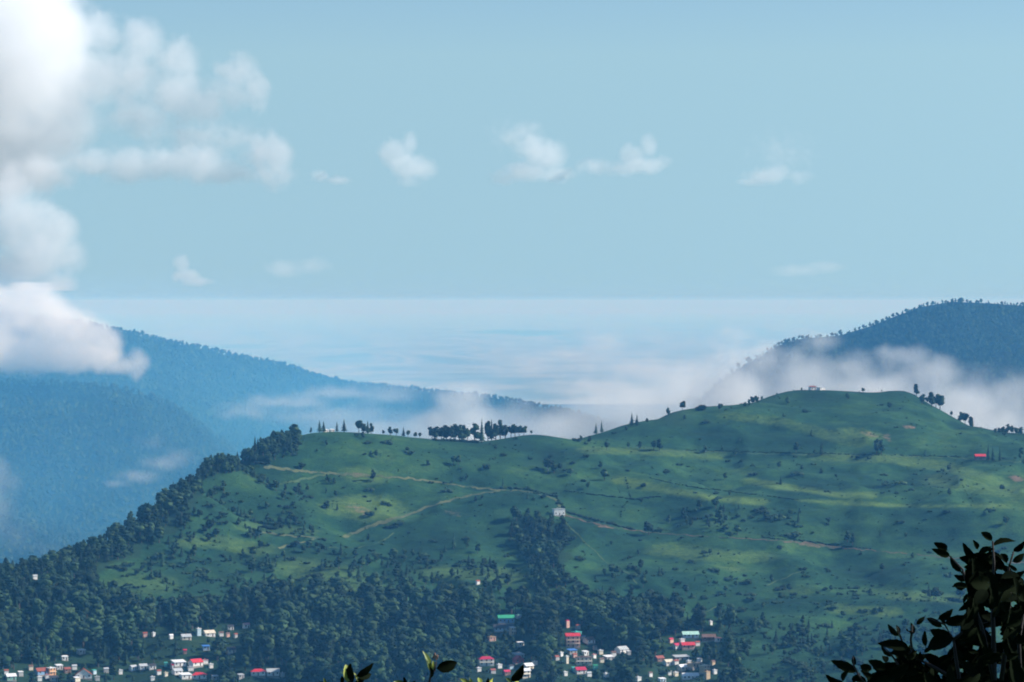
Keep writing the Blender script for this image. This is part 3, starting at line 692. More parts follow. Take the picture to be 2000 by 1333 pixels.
def resample(poly, step):
    o = []
    for (ax, ay), (bx, by) in zip(poly[:-1], poly[1:]):
        n_ = max(1, int(math.hypot(bx-ax, by-ay) / step))
        o += [(ax+(bx-ax)*k/n_, ay+(by-ay)*k/n_) for k in range(n_)]
    return o + [poly[-1]]
def ribbon(name, poly, width, m, label, dz=0.3, cat=None):
    p3 = [Vector(hit(a, b + 1.0*math.sin(a*.21))) for a, b in resample(poly, 4)]
    mb = MB(); vs_ = []
    for i, p in enumerate(p3):
        t = (p3[min(i+1, len(p3)-1)] - p3[max(0, i-1)]); t.z = 0
        nrm = Vector((-t.y, t.x, 0)).normalized() * width * .5 * (0.75 + .5*abs(math.sin(i*1.7 + .3*i*i)))
        for s in (-1, -.33, .33, 1):
            q = p + nrm * s; vs_.append((q.x, q.y, float(zat(q.x, q.y)) + dz))
    fs = [(i*4+k, i*4+k+1, (i+1)*4+k+1, (i+1)*4+k) for i in range(len(p3)-1) for k in range(3)]
    mb.add(vs_, fs); return link(name, mb.mesh(name, [m], True), kind='structure', label=label)
ribbon("track", [(515,915),(558,919),(592,923),(644,927),(697,931),(740,933),(778,935),(836,941),(900,951),(975,959),(1022,960),(1060,968),(1086,977),(1094,992),(1104,1007)], 2.8, M_track, "pale dirt track across the upper left slope to the hut")
ribbon("track", [(1104,1007),(1142,1019),(1183,1029),(1211,1034),(1267,1041),(1305,1044)], 2.2, M_red, "reddish track running down right from the hut")
ribbon("track", [(1305,1045),(1400,1050),(1490,1056),(1577,1064),(1630,1071),(1772,1083),(1837,1089),(1900,1095),(2010,1103),(2150,1115)], 1.6, M_red, "long thin track crossing the right slope behind the bush")
ribbon("track", [(672,1051),(719,1031),(761,1018),(803,1005),(836,991),(900,973),(940,965),(975,960)], 4.0, M_track, "broad pale track climbing from centre left to join the upper track")
ribbon("track", [(500,1037),(542,1047),(594,1050),(622,1051),(600,1060),(580,1064),(544,1072)], 2.4, M_track, "short pale track with a hairpin on the left slope")
ribbon("footpath", [(544,947),(586,940),(614,933),(644,927)], 2.2, M_foot, "short green path branching below the upper left track")
ribbon("footpath", [(642,1071),(697,1072),(739,1062),(769,1044)], 1.8, M_foot, "faint path below the broad pale track")
ribbon("footpath", [(1094,1012),(1111,1028),(1133,1052),(1167,1083),(1194,1110),(1230,1122),(1244,1144)], 1.3, M_foot, "thin footpath dropping straight down from the hut")
ribbon("track", [(1130,880),(1200,881),(1290,882),(1380,884),(1480,888),(1510,889),(1600,891),(1750,894),(1860,895),(1900,899),(2010,905),(2150,915)], 1.2, M_foot, "level track below the summit dome")
ribbon("footpath", [(856,1162),(895,1153),(949,1140),(988,1128)], 2.0, M_foot, "pale footpath passing the tiny white shed")
ribbon("footpath", [(1343,1206),(1371,1200),(1402,1186)], 1.5, M_foot, "short footpath above the right village")
ribbon("footpath", [(1497,1144),(1521,1136),(1546,1125),(1574,1113)], 1.4, M_foot, "faint footpath among low bushes on the right")

# ------------------------------------------------------------ hedges along the tracks, and leafy strips in place of road cut shade
def hedge(poly, h_, label, gap=1.5):
    rs = random.Random(int(poly[0][0])); mb = MB(); p0 = Vector(hit(*poly[0]))
    for a, b in resample(poly, 3.2):
        if rs.random() < .18: continue
        q = Vector(hit(a, b)) - p0; s = h_ * rs.uniform(.6, 1.25)
        lump(mb, (q.x, q.y, q.z + s*.35), s*.75, rs, ICO1, (1.3,1,.8), .35)
    link("hedge", mb.mesh("hedge", [M_leafC]), None, p0, label=label, category="hedge")
hedge([(980,956),(1028,957),(1042,961),(1086,972),(1092,981),(1106,1002),(1140,1012),(1196,1026),(1238,1037)], 2.2, "dark hedge line above the track on both sides of the hut")  # leaf lumps imitate the shadow of the road cut
hedge([(1103,960),(1163,968),(1238,977),(1289,972)], 1.3, "thin dark hedge line right of the track bend")
hedge([(1267,935),(1317,946),(1363,955),(1400,958),(1480,968),(1560,978)], 1.2, "thin dark hedge line crossing the bright grass")
hedge([(1222,935),(1226,951),(1232,975),(1214,994),(1213,1010)], 1.2, "crooked hedge line falling below the bright grass strip")
hedge([(1340,881),(1400,883),(1500,885),(1600,887),(1700,890),(1800,892),(1890,894)], 1.1, "low hedge line along the level track below the summit")
hedge([(845,861),(870,862),(900,863),(930,866)], 2.6, "dark hedge at the foot of the left crest tree row")
hedge([(1490,1051),(1577,1060),(1640,1068),(1700,1074)], 1.1, "low leafy line standing in for road cut shade above the long thin right track")  # leaf lumps as the dark shaded cut above this track
hedge([(1880,950),(1890,968),(1900,980)], 1.0, "short hedge line running down the slope at far right")

# ------------------------------------------------------------ trees one can pick out
ORD = ["first","second","third","fourth","fifth","sixth","seventh","eighth","ninth","tenth","eleventh","twelfth","thirteenth","fourteenth","fifteenth","sixteenth","seventeenth","eighteenth","nineteenth","twentieth"]
SHAPE = {'round': 'round crowned', 'tall': 'tall crowned', 'conifer': 'pointed conifer', 'column': 'narrow column', 'bush': 'low bushy'}
TREES_PX = []
def row(where, group, l, on_crest=False):
    for i, t in enumerate(l):
        px, py, hp, kd = t[:4]; wide = t[4] if len(t) > 4 else 1.0
        p = crest(px) if on_crest else hit(px, py)
        if on_crest and py and py - proj(*p)[1] > 2.5: p = hit(px, py)
        if on_crest and not py: q_ = proj(*p)[1]; p = hit(px, q_ + 4 + 7*(i % 3))
        lab = f"{SHAPE[kd]} tree, {ORD[i]} from the left {where}" if len(l) > 1 else f"{SHAPE[kd]} tree {where}"
        place_tree(kd, p[0], p[1], p[2] - .2, hp * (1.22 if on_crest else 1.12) * p[1] / FPX, lab, group, wide * (.85 if kd == 'tall' else 1.0)); TREES_PX.append((px, py))
row("on the top of the left ridge belt", "trees topping the left ridge belt", [(426+8*i, 0, [20,16,22,18,21,24,17,22,19,25,20,23,19,24,21,23,18,22,18,14][i], ['tall','round','tall','conifer'][(i*7)%4], [1.3,1.0,1.2,1.2][(i*5)%4]) for i in range(20)], True)
row("on the left crest by white huts", "trees along the left crest", [(607,846,10,'tall',1.3),(624,845,20,'conifer',1.3),(632,845,18,'conifer',1.4),(658,845,17,'conifer',1.0),(672,845,21,'conifer',1.2),(701,848,22,'round',1.1),(711,849,18,'round',1.0),(718,849,21,'conifer',1.3),(725,849,18,'tall',1.5)], True)
row("spaced out right of the crest huts", "small trees spaced on the crest", [(749,851,8,'round'),(762,852,14,'tall',1.6),(774,853,13,'round',1.2),(788,854,16,'conifer',1.1),(797,854,12,'round',1.1),(811,856,10,'round',1.1),(820,857,10,'round',1.1)], True)
row("in the dense row on the middle crest", "dense tree row on the middle crest", [(844,860,21,'round',1.2),(852,860,23,'tall',1.6),(862,860,23,'round',1.2),(872,860,27,'tall',1.5),(880,861,25,'round',1),(889,861,28,'tall',1.4),(897,862,29,'tall',1.4),(905,862,28,'tall',1.4),(913,863,24,'round',1),(927,865,32,'tall',1.5),(941,866,39,'conifer',.85),(953,862,33,'tall',1.1),(960,862,35,'conifer',.9),(968,860,27,'tall',1.4),(977,859,33,'tall',1.2),(987,857,23,'tall',1.4),(998,855,20,'round',1.1),(1006,854,21,'round',1.1),(1014,852,18,'round',1.1),(1023,850,16,'round',1.2)], True)
row("alone right of the middle crest row", "", [(1038,849,8,'round')], True)
row("on the rim rising from the saddle", "small trees on the rim right of the saddle", [(1135,861,9,'round',1.0),(1164,849,18,'conifer',1.2),(1175,845,20,'conifer',.9),(1234,833,22,'conifer',1.1),(1244,832,18,'conifer',1.3),(1264,827,9,'round'),(1305,812,13,'tall',1.5),(1333,803,16,'round',1.1),(1366,802,9,'bush'),(1376,803,10,'round',1.2),(1406,804,14,'round',1.1)], True)
row("on the shoulder left of the summit", "small trees on the summit shoulder", [(1428,801,6,'round'),(1455,797,10,'round',1.2),(1463,794,12,'tall',1.4),(1470,791,14,'round',1.2),(1477,788,13,'round',1.2),(1488,783,8,'round')], True)
row("on the rounded summit crest", "sparse small trees on the summit crest", [(1686,769,8,'round',1.3),(1722,768,4,'round')], True)
row("on the steep edge right of the summit", "trees on the right edge of the dome", [(1790,776,20,'tall',1.5),(1801,791,18,'round',1),(1811,790,13,'round'),(1820,796,25,'tall',1.4),(1828,797,20,'round'),(1836,803,27,'round',1.1),(1858,812,9,'round'),(1876,826,18,'tall',1.3),(1885,831,22,'round',1),(1897,838,20,'tall',1.4)], True)
row("on the crest at the right edge", "trees on the far right crest", [(1944,848,10,'round',1.1),(1952,848,11,'round',1.1),(1959,848,13,'round'),(1968,849,18,'tall',1.6),(1976,849,15,'round'),(1985,850,13,'round',1.2),(1994,850,14,'tall',1.6),(2012,851,16,'round')], True)
row("along the level track below the summit", "trees along the level track", [(1185,880,17,'round',1.2),(1227,876,12,'round',1),(1250,878,15,'tall',1.4),(1277,881,20,'round',1.1),(1288,881,21,'tall',1.7),(1377,886,15,'tall',1.5),(1410,883,11,'tall',1.3),(1555,886,21,'round',1),(1590,889,9,'round',1),(1604,890,24,'conifer',1),(1712,889,28,'tall',1.3),(1721,888,26,'tall',1.3),(1807,891,11,'conifer',1)])
row("beside the red roofed house", "dark conifers by the red roof", [(1930,901,30,'conifer',.75),(1939,902,27,'conifer',.8),(1953,902,26,'conifer',.8)])
row("standing at the extreme right edge by the level track", "", [(1995,899,24,'tall',1.2)])
row("on grass between crest and upper track", "trees on the upper open slope", [(568,892,18,'round',1),(590,917,13,'round',1.9),(735,895,15,'round',1),(757,868,9,'bush',1.0),(796,883,10,'round',1.6),(836,912,12,'round',1.1),(886,907,16,'round',1.1),(895,909,19,'round',1),(968,880,11,'round',1.1),(950,916,9,'bush',.8),(982,957,22,'column',1.2),(1030,976,14,'conifer',1.2),(1070,922,24,'round',1.5),(1082,925,18,'round',1.2),(1148,957,15,'round',1)])
row("on the middle slope between the tracks", "trees on the middle slope", [(644,948,13,'round'),(656,973,14,'round'),(637,965,11,'tall'),(590,1018,9,'round'),(734,1000,8,'round'),(719,1057,14,'tall',1.3),(886,1074,30,'conifer',.8),(862,1098,20,'tall',1),(933,1083,20,'round',.9),(894,1125,12,'tall'),(1194,1070,11,'round'),(1247,1087,13,'round'),(1252,986,13,'round'),(1267,1046,26,'round',1.2),(1205,1125,18,'round',1.2)])
row("around the long right track", "trees on the right slope", [(1655,1060,20,'tall',1.6),(1665,1066,22,'tall',1.3),(1618,1025,13,'round',1.2),(1769,1052,11,'round',1.1),(1933,1008,11,'round',1.3),(1425,970,10,'round'),(1633,935,9,'round',1.1)])

# ------------------------------------------------------------ scattered growth
rs_ = np.random.RandomState(21)
def grid_pts(x0, x1, y0, y1, st):
    gx, gy = np.meshgrid(np.arange(x0, x1, st), np.arange(y0, y1, st)); gx = gx.ravel() + rs_.uniform(-.5,.5,gx.size)*st; gy = gy.ravel() + rs_.uniform(-.5,.5,gy.size)*st
    gz = zat(gx, gy); qx, qy = proj(gx, gy, gz); return gx, gy, gz, qx, qy
def in_front_of_house(qx, qy, y, hpx, wpx):
    bad = np.zeros(len(qx), bool)
    for (hx, hy, hw, hh, hyw) in HRECT:
        m = (np.abs(qx - hx) < hw*.5 + wpx*.42) & (qy > hy - 6) & (qy - hpx < hy - hh*0.40) & (y < hyw + 6)
        m |= (np.abs(qx - hx) < hw*.5 + 3) & (np.abs(y - hyw) < 8)
        bad |= m
    return bad
gx, gy, gz, qx, qy = grid_pts(-720, 760, 2230, 3560, 6.2)
wobx = 26 * fbm(gx/45, gy/45, 2); dt, db = density(qx + wobx + 22*fbm(gx/16, gy/16, 1), qy + .7*wobx)
clump = fbm(gx/38 + 4, gy/38, 3)
pk = dt * np.where(dt > .6, 1.25, np.clip(.7 + 2.4*clump, 0, 2.2))
pk = np.where((qy > 1165) & (dt > .6), .62, pk)
keep = (rs_.rand(len(gx)) < pk) & (qx > -260) & (qx < 2260) & (qy < 1480)
ridgeline = (qx < 585)
hgt = np.where(rs_.rand(len(gx)) < .3, rs_.uniform(9,14.5,len(gx)), rs_.uniform(4.5,10,len(gx)))
hgt = np.where(dt < .6, hgt * .78, hgt)
hgt = np.where((qy > 1165) & (dt > .6), hgt * rs_.uniform(1.2, 2.3, len(gx)), hgt)
hgt = np.minimum(hgt, 22)
hgt = np.where((qx > 415) & (qx < 590) & (qy < 900), hgt * 1.0, hgt)
cyr = np.interp(gx, cry[0], cry[1]); keep &= (gy < cyr + np.where(ridgeline, 25, -25)) 
hp = hgt * FPX / gy; keep &= ~in_front_of_house(qx, qy, gy, hp, hp*.7)
for a, b in TREES_PX: keep &= ~((np.abs(qx-a) < 7) & (np.abs(qy-b) < 7))
TR = [(gx[i], gy[i], gz[i], hgt[i], qx[i], qy[i]) for i in np.where(keep)[0]]
inview = [t for t in TR if -5 < t[4] < 2005 and t[5] - t[3]*FPX/t[1] < 1325 and not (t[4] > 1850 and t[5] > 1150)]
def solitude(i, arr): return 0
inview.sort(key=lambda t: -(t[3]*FPX/t[1]) * (1.0 + 0.25*(t[5] > 1100)))
N_IND = 172
ind = inview[:N_IND]; ids = set(id(t) for t in ind)
LMK = [(68,1133,"the lone house near the left edge"),(283,1245,"the small pink house, upper left row"),(363,1250,"the long cream house"),(408,1243,"the long white house, upper left row"),(481,1228,"the pink roof above the wood"),(450,1278,"the cream house in the clearing"),(158,1279,"the grey shed roofed house"),(21,1329,"the bottom left corner house"),(163,1325,"the big orange gable"),(290,1307,"the middle lower row"),(389,1326,"the lower bright red hip"),(504,1320,"the isolated red hip roof"),(690,1300,"the broad leaf pair"),(840,1290,"the round dark leaf"),(988,1218,"the green roof"),(949,1300,"the crimson hip roof"),(1016,1264,"the lone cream shed roofed house"),(1118,1264,"the tall pink block"),(1140,1299,"the block with four windows"),(1214,1276,"the white house ending the central village"),(1184,1324,"the lone white flat roof"),(1348,1247,"the mint roof"),(1403,1254,"the pink flat roof"),(1287,1292,"the rust roof"),(1381,1326,"the tan tower"),(1091,1008,"the mid slope hut"),(933,1143,"the tiny white shed"),(1183,1030,"the red bank by the hut"),(1600,1066,"the red cut bank"),(1914,898,"the red roofed house"),(1594,764,"the summit huts"),(642,842,"the crest huts"),(1604,890,"the lone conifer below the summit"),(710,930,"the scar on the upper track"),(710,990,"the yellow grass patch"),(600,1050,"the hairpin track"),(761,1018,"the broad pale track"),(1267,1046,"the round tree on the track"),(1402,1186,"the footpath above the mint roof"),(1546,1125,"the faint right footpath"),(1714,888,"the tree pair on the level track"),(1850,1090,"the big shrub's upper tip"),(1680,1270,"the big shrub's lower leaves"),(700,1190,"the top of the central wood"),(610,1260,"the dark middle of the wood"),(820,1230,"the right half of the wood"),(250,1150,"the lower left meadow"),(200,1050,"the foot of the left ridge"),(400,930,"the top of the left ridge"),(1150,955,"the round tree above the hut"),(1060,1080,"the clump below the hut"),(1250,1150,"the lower end of the footpath"),(1450,1020,"the thicket above the red track"),(1780,1010,"the shaded right slope"),(1640,1160,"the flat bushes, lower right"),(1500,1240,"the rough foot of the right slope"),(470,1090,"the tree band on the left slope"),(880,1060,"the tall conifer left of the hut"),(330,1120,"the lower left meadow's top"),(550,960,"the short branching path"),(480,1150,"the meadow above the pink roof"),(560,1140,"the wood's left shoulder"),(990,930,"the dark crest trees"),(1400,930,"the bright grass fold"),(1350,1090,"the pale grass below the red track"),(1580,1270,"the bushy bottom slope"),(1460,1290,"the bushes right of the tan tower"),(60,1220,"the far left forest edge"),(560,1230,"the left flank of the wood"),(900,1210,"the wood left of the green roof"),(760,1290,"the wood between the two sprigs")]
_used = set()
def place_words(what, px, py, hh, kd):
    q = sorted(LMK, key=lambda L: (L[0]-px)**2 + (1.4*(L[1]-py))**2)
    best = None
    for lx, ly, nm in q[:3]:
        dx, dy = px - lx, (py - ly); d = math.hypot(dx, dy)
        side = 'left' if dx < 0 else 'right'; vert = 'above' if dy < 0 else 'below'
        dirn = f"{vert}" if abs(dx) < .45*abs(dy) else (f"{side} of" if abs(dy) < .45*abs(dx) else f"{vert} and {side} of")
        dist = 'just' if d < 28 else ('a little' if d < 60 else 'well')
        size = ('tall' if hh > 12.5 else 'mid-sized' if hh > 8.5 else 'small') if what == 'tree' else ('big' if hh > 8 else 'mid-sized' if hh > 5.5 else 'small')
        shp = {'tall': 'upright', 'round': 'rounded', 'conifer': 'pointed'}.get(kd, 'low')
        l = f"{size} {shp} {what} {dist} {dirn} {nm}"
        if best is None: best = l
        if l not in _used: best = l; break
    _used.add(best); return best
def tzone(px, py):
    if px < 590 and py < 1130 and py < 1165 - 0.42*px: return "trees crowding the left ridge", "dark tree on the sloping left ridge"
    if px < 300: return "forest trees at lower left", "dark tree in the lower left forest"
    if py > 1160 and px < 950: return "tall trees of the central wood", "tall dark tree in the central wood"
    if 1000 < px < 1125 and py < 1165: return "trees in the gully below the hut", "dark tree in the clump below the hut"
    if py > 1160 and px < 1450: return "trees around the villages", "dark tree around the right villages"
    if px >= 1450: return "trees at lower right", "small tree on the lower right slope"
    if px >= 1300 and py < 1070: return "trees above the right track", "dark tree above the long right track"
    return "loose trees on the lower left and middle slope", "dark tree loose on the left slope"
for t in ind:
    g_, l_ = tzone(t[4], t[5]); kd = rng.choice(['tall','tall','round','round','round'] if t[5] > 1150 else ['tall','tall','round','round','conifer'])
    place_tree(kd, t[0], t[1], t[2] - .2, t[3], place_words('tree', t[4], t[5] - t[3]*FPX/t[1]*.5, t[3], kd), g_, {'tall': 1.35, 'round': 1.05, 'conifer': 1.1}[kd])

# clones for the masses
pcoll = {}
def proto_coll(name, items):
    c = bpy.data.collections.new(name)
    for i, me in enumerate(items):
        o = bpy.data.objects.new(f"{name}_{i}", me); c.objects.link(o)
    return c
def joined(kind, seed, lod, leaf):
    a = crown(kind, seed, lod); b = trunk(kind, seed) if kind != 'bush' and lod == 0 else None
    if b: a.add(b.v, b.f, 1)
    return a.mesh("mass", [leaf, M_bark])
C_forest = proto_coll("forest_growth", [joined('round', 3, 0, M_leafD), joined('tall', 5, 0, M_leafD), joined('round', 8, 0, M_leafD), joined('tall', 12, 0, M_leafD), joined('conifer', 4, 0, M_leafC)])
C_mount = proto_coll("mountain_growth", [joined('round', 31, 1, M_leafM), joined('tall', 32, 1, M_leafM), joined('round', 33, 1, M_leafM)])
C_bush = proto_coll("bush_growth", [joined('bush', 51, 0, M_leafB), joined('bush', 52, 0, M_leafB), joined('bush', 53, 1, M_leafB)])
def scatter(name, P3, sc, wd, coll_, label):
    me = bpy.data.meshes.new(name); me.vertices.add(len(P3)); me.vertices.foreach_set('co', np.asarray(P3, np.float32).ravel())
    a = me.attributes.new('sc', 'FLOAT_VECTOR', 'POINT'); s3 = np.stack([sc*wd, sc*wd, sc], -1).astype(np.float32); a.data.foreach_set('vector', s3.ravel())
    a = me.attributes.new('rz', 'FLOAT_VECTOR', 'POINT'); r3 = np.zeros((len(P3), 3), np.float32); r3[:,2] = rs_.uniform(0, 6.28, len(P3)); a.data.foreach_set('vector', r3.ravel())
    o = link(name, me, kind='stuff', label=label)
    ng = bpy.data.node_groups.new(name, 'GeometryNodeTree'); ng.interface.new_socket('Geometry', in_out='INPUT', socket_type='NodeSocketGeometry'); ng.interface.new_socket('Geometry', in_out='OUTPUT', socket_type='NodeSocketGeometry')
    N = ng.nodes; gi = N.new('NodeGroupInput'); go = N.new('NodeGroupOutput'); mp_ = N.new('GeometryNodeMeshToPoints'); io = N.new('GeometryNodeInstanceOnPoints'); ci = N.new('GeometryNodeCollectionInfo')
    ci.inputs[0].default_value = coll_; ci.inputs['Separate Children'].default_value = True; ci.inputs['Reset Children'].default_value = True
    io.inputs['Pick Instance'].default_value = True
    def attr(nm):
        q = N.new('GeometryNodeInputNamedAttribute'); q.data_type = 'FLOAT_VECTOR'; q.inputs[0].default_value = nm; return q.outputs[0]
    ri = N.new('FunctionNodeRandomValue'); ri.data_type = 'INT'; ri.inputs[4].default_value = 0; ri.inputs[5].default_value = 99
    L = ng.links; L.new(gi.outputs[0], mp_.inputs[0]); L.new(mp_.outputs[0], io.inputs['Points']); L.new(ci.outputs[0], io.inputs['Instance']); L.new(ri.outputs[2], io.inputs['Instance Index'])
    L.new(attr('rz'), io.inputs['Rotation']); L.new(attr('sc'), io.inputs['Scale']); L.new(io.outputs[0], go.inputs[0])
    md = o.modifiers.new("growth", 'NODES'); md.node_group = ng; return o
rest = [t for t in TR if id(t) not in ids]
arr = np.array([(t[0], t[1], t[2]-.2) for t in rest]); hs = np.array([t[3] for t in rest])
scatter("forest", arr, hs/10, rs_.uniform(1.0, 1.5, len(hs)), C_forest, "dark forest covering ridge and foot of the hill")

# bushes
gx, gy, gz, qx, qy = grid_pts(-720, 760, 2230, 3480, 6.5)
wobx = 26 * fbm(gx/45, gy/45, 2); dt, db = density(qx + wobx, qy + .4*wobx); clump = fbm(gx/30 + 14, gy/30, 3)
keep = (rs_.rand(len(gx)) < db * np.clip(.35 + 2.8*clump, 0, 1.8) * .55) & (qx > -200) & (qx < 2200) & (qy < 1450) & (gy < np.interp(gx, cry[0], cry[1]) - 12)
bh = rs_.gamma(3, .5, len(gx)) + .8; hp = bh*FPX/gy; keep &= ~in_front_of_house(qx, qy, gy, hp, hp*2.2)
BU = [(gx[i], gy[i], gz[i], min(bh[i], 4.2), qx[i], qy[i]) for i in np.where(keep)[0]]
bv = sorted([t for t in BU if -5 < t[4] < 2005 and t[5] < 1328 and not (t[4] > 1820 and t[5] > 1110) and not (t[4] > 1690 and t[5] > 1225)], key=lambda t: -t[3])
def bzone(px, py):
    if py > 1200: return "low bushes at the foot of the hill", "low dark bush near the villages"
    if px < 1000: return "low bushes on the left slope", "low dark bush on the left grass"
    if px < 1300: return "low bushes on the middle slope", "low dark bush below the saddle"
    if py < 1100: return "low bushes on the right slope", "low dark bush on the right slope"
    return "flat bushes at lower right", "flat bush on the lower right grass"
for t in bv[:285]:
    g_, l_ = bzone(t[4], t[5]); place_tree('bush', t[0], t[1], t[2], t[3], place_words('bush', t[4], t[5] - 3, t[3]*3, ''), g_, rng.uniform(.9, 1.5))
ids2 = set(id(t) for t in bv[:285]); rest = [t for t in BU if id(t) not in ids2]
gx, gy, gz, qx, qy = grid_pts(-560, 600, 2330, 3480, 5.0)   # shrublets: texture of the rough grazing
dt, db = density(qx, qy); keep = (rs_.rand(len(gx)) < (.14 + .6*db) * np.clip(.3 + 2.5*fbm(gx/22, gy/22, 2), 0, 1)) & (gy < np.interp(gx, cry[0], cry[1]) - 8)
arr = np.array([t[:3] for t in rest] + list(zip(gx[keep], gy[keep], gz[keep])))
hs = np.array([t[3]/2.6 for t in rest] + list(rs_.uniform(.14, .42, keep.sum())))
scatter("undergrowth", arr, hs, rs_.uniform(.8, 1.3, len(hs)), C_bush, "small dark shrubs and rough growth over the grass")

# mountain forests
def mforest(x0, x1, y0, y1, st, hrange, cond, name, label):
    gx, gy, gz, qx, qy = grid_pts(x0, x1, y0, y1, st)
    e = 12.0; dy = (zat(gx, gy + e) - zat(gx, gy - e)) / (2*e)
    keep = (qx > -150) & (qx < 2150) & (dy > -0.25) & (gz > -560) & cond(gx, gy, gz, qx, qy)
    hh = rs_.uniform(hrange[0], hrange[1], keep.sum()) * np.where(rs_.rand(keep.sum()) < .08, 1.35, 1)
    print(name, keep.sum())
    scatter(name, np.stack([gx[keep], gy[keep], gz[keep]-1], -1), hh/10, rs_.uniform(1.1, 1.6, keep.sum()), C_mount, label)
mforest(-1250, 620, 4900, 8900, 9.0, (8,13), lambda x, y, z, a, b: (b < 1120) & (b > 560), "forest", "blue forest clothing the left mountain")
mforest(500, 1750, 8300, 9350, 11.0, (9,15), lambda x, y, z, a, b: (b < 860), "forest", "blue forest on the distant right mountain")
# ------------------------------------------------------------ clouds and mist
def cloud_mat(dens, color=(0.985,0.985,0.99), aniso=0.0):
    m = bpy.data.materials.new("cloud_vapour"); m.use_nodes = True; n = m.node_tree; n.nodes.clear()
    o = n.nodes.new("ShaderNodeOutputMaterial"); v = n.nodes.new("ShaderNodeVolumePrincipled"); n.links.new(v.outputs[0], o.inputs['Volume'])
    v.inputs['Color'].default_value = (*color, 1); v.inputs['Absorption Color'].default_value = (1,1,1,1); v.inputs['Density'].default_value = dens; v.inputs['Anisotropy'].default_value = aniso
    return m
def cloud(name, label, D, puffs, dens, group=None, flat=1.0, edge=0.5, amp=0.9, nscale=2.2, res=110, zmax=None, zmin=None, cat="cloud", lac=0.62, stretch=(1,1,1), color=None):
    if color is None: color = (.92,.965,.998) if cat == 'mist' else (.985,.985,.99)
    """puffs: (px, py, rx px, ry px[, weight]) ellipsoids at distance D"""
    f = D / FPX; cxp = sum(p[0] for p in puffs)/len(puffs); cyp = sum(p[1] for p in puffs)/len(puffs)
    c = Vector(P(cxp, cyp, D)); L_ = []
    for i, p in enumerate(puffs):
        q = Vector(P(p[0], p[1], D)) - c; rx, rz = p[2]*f*1.28, p[3]*f*1.28; ry = (rx+rz)*.5*flat
        L_.append((q + Vector((0, rng.uniform(-.5,.5)*ry, 0)), Vector((rx, ry, rz)), p[4] if len(p) > 4 else 1.0))
    lo = Vector([min(q[i]-r[i]*1.25 for q, r, k in L_) for i in range(3)]); hi = Vector([max(q[i]+r[i]*1.25 for q, r, k in L_) for i in range(3)])
    if zmax is not None: hi.z = min(hi.z, zmax - c.z)
    if zmin is not None: lo.z = max(lo.z, zmin - c.z)
    o = link(name, bpy.data.volumes.new(name), None, c, label=label, category=cat, group=group)
    if cat == "mist": o['kind'] = 'stuff'
    ng = bpy.data.node_groups.new(name, 'GeometryNodeTree'); ng.interface.new_socket('Geometry', in_out='OUTPUT', socket_type='NodeSocketGeometry')
    N = ng.nodes; K = ng.links; go = N.new('NodeGroupOutput'); vc = N.new('GeometryNodeVolumeCube'); smt = N.new('GeometryNodeSetMaterial')
    pos = N.new('GeometryNodeInputPosition')
    mean = sum((r.x + r.z)/2 for q, r, k in L_)/len(L_)
    nz = N.new('ShaderNodeTexNoise'); nz.inputs['Scale'].default_value = nscale/mean; nz.inputs['Detail'].default_value = 5; nz.inputs['Roughness'].default_value = lac
    off = N.new('ShaderNodeVectorMath'); off.operation = 'MULTIPLY_ADD'; off.inputs[1].default_value = stretch; off.inputs[2].default_value = (c.x*.37+D, c.z, D*.7+cxp*9); K.new(pos.outputs[0], off.inputs[0]); K.new(off.outputs[0], nz.inputs['Vector'])
    # warp
    wsub = N.new('ShaderNodeVectorMath'); wsub.operation = 'SUBTRACT'; wsub.inputs[1].default_value = (.5,.5,.5); K.new(nz.outputs['Color'], wsub.inputs[0])
    wsc = N.new('ShaderNodeVectorMath'); wsc.operation = 'SCALE'; wsc.inputs['Scale'].default_value = mean*.75; K.new(wsub.outputs[0], wsc.inputs[0])
    wp = N.new('ShaderNodeVectorMath'); wp.operation = 'ADD'; K.new(pos.outputs[0], wp.inputs[0]); K.new(wsc.outputs[0], wp.inputs[1])
    acc = None
    for q, r, k in L_:
        s = N.new('ShaderNodeVectorMath'); s.operation = 'SUBTRACT'; s.inputs[1].default_value = q; K.new(wp.outputs[0], s.inputs[0])
        d = N.new('ShaderNodeVectorMath'); d.operation = 'DIVIDE'; d.inputs[1].default_value = r; K.new(s.outputs[0], d.inputs[0])
        l = N.new('ShaderNodeVectorMath'); l.operation = 'LENGTH'; K.new(d.outputs[0], l.inputs[0])
        a = N.new('ShaderNodeMath'); a.operation = 'MULTIPLY_ADD'; a.inputs[1].default_value = -k; a.inputs[2].default_value = k; K.new(l.outputs['Value'], a.inputs[0])
        if acc is None: acc = a.outputs[0]
        else:
            mm = N.new('ShaderNodeMath'); mm.operation = 'SMOOTH_MAX'; mm.inputs[2].default_value = .12; K.new(acc, mm.inputs[0]); K.new(a.outputs[0], mm.inputs[1]); acc = mm.outputs[0]
    am = N.new('ShaderNodeMath'); am.operation = 'MULTIPLY_ADD'; am.inputs[1].default_value = amp; am.inputs[2].default_value = -amp*.5; K.new(nz.outputs[0], am.inputs[0])
    ad = N.new('ShaderNodeMath'); ad.operation = 'ADD'; K.new(acc, ad.inputs[0]); K.new(am.outputs[0], ad.inputs[1])
    mr = N.new('ShaderNodeMapRange'); mr.interpolation_type = 'SMOOTHSTEP'; mr.inputs[1].default_value = 0.02; mr.inputs[2].default_value = edge; K.new(ad.outputs[0], mr.inputs[0])
    K.new(mr.outputs[0], vc.inputs['Density']); vc.inputs['Min'].default_value = lo; vc.inputs['Max'].default_value = hi
    ext = hi - lo; vx = max(ext.x, ext.z)/res
    for nm, e in (('Resolution X', ext.x), ('Resolution Y', ext.y), ('Resolution Z', ext.z)): vc.inputs[nm].default_value = int(max(8, min(res*1.2, e/vx)))
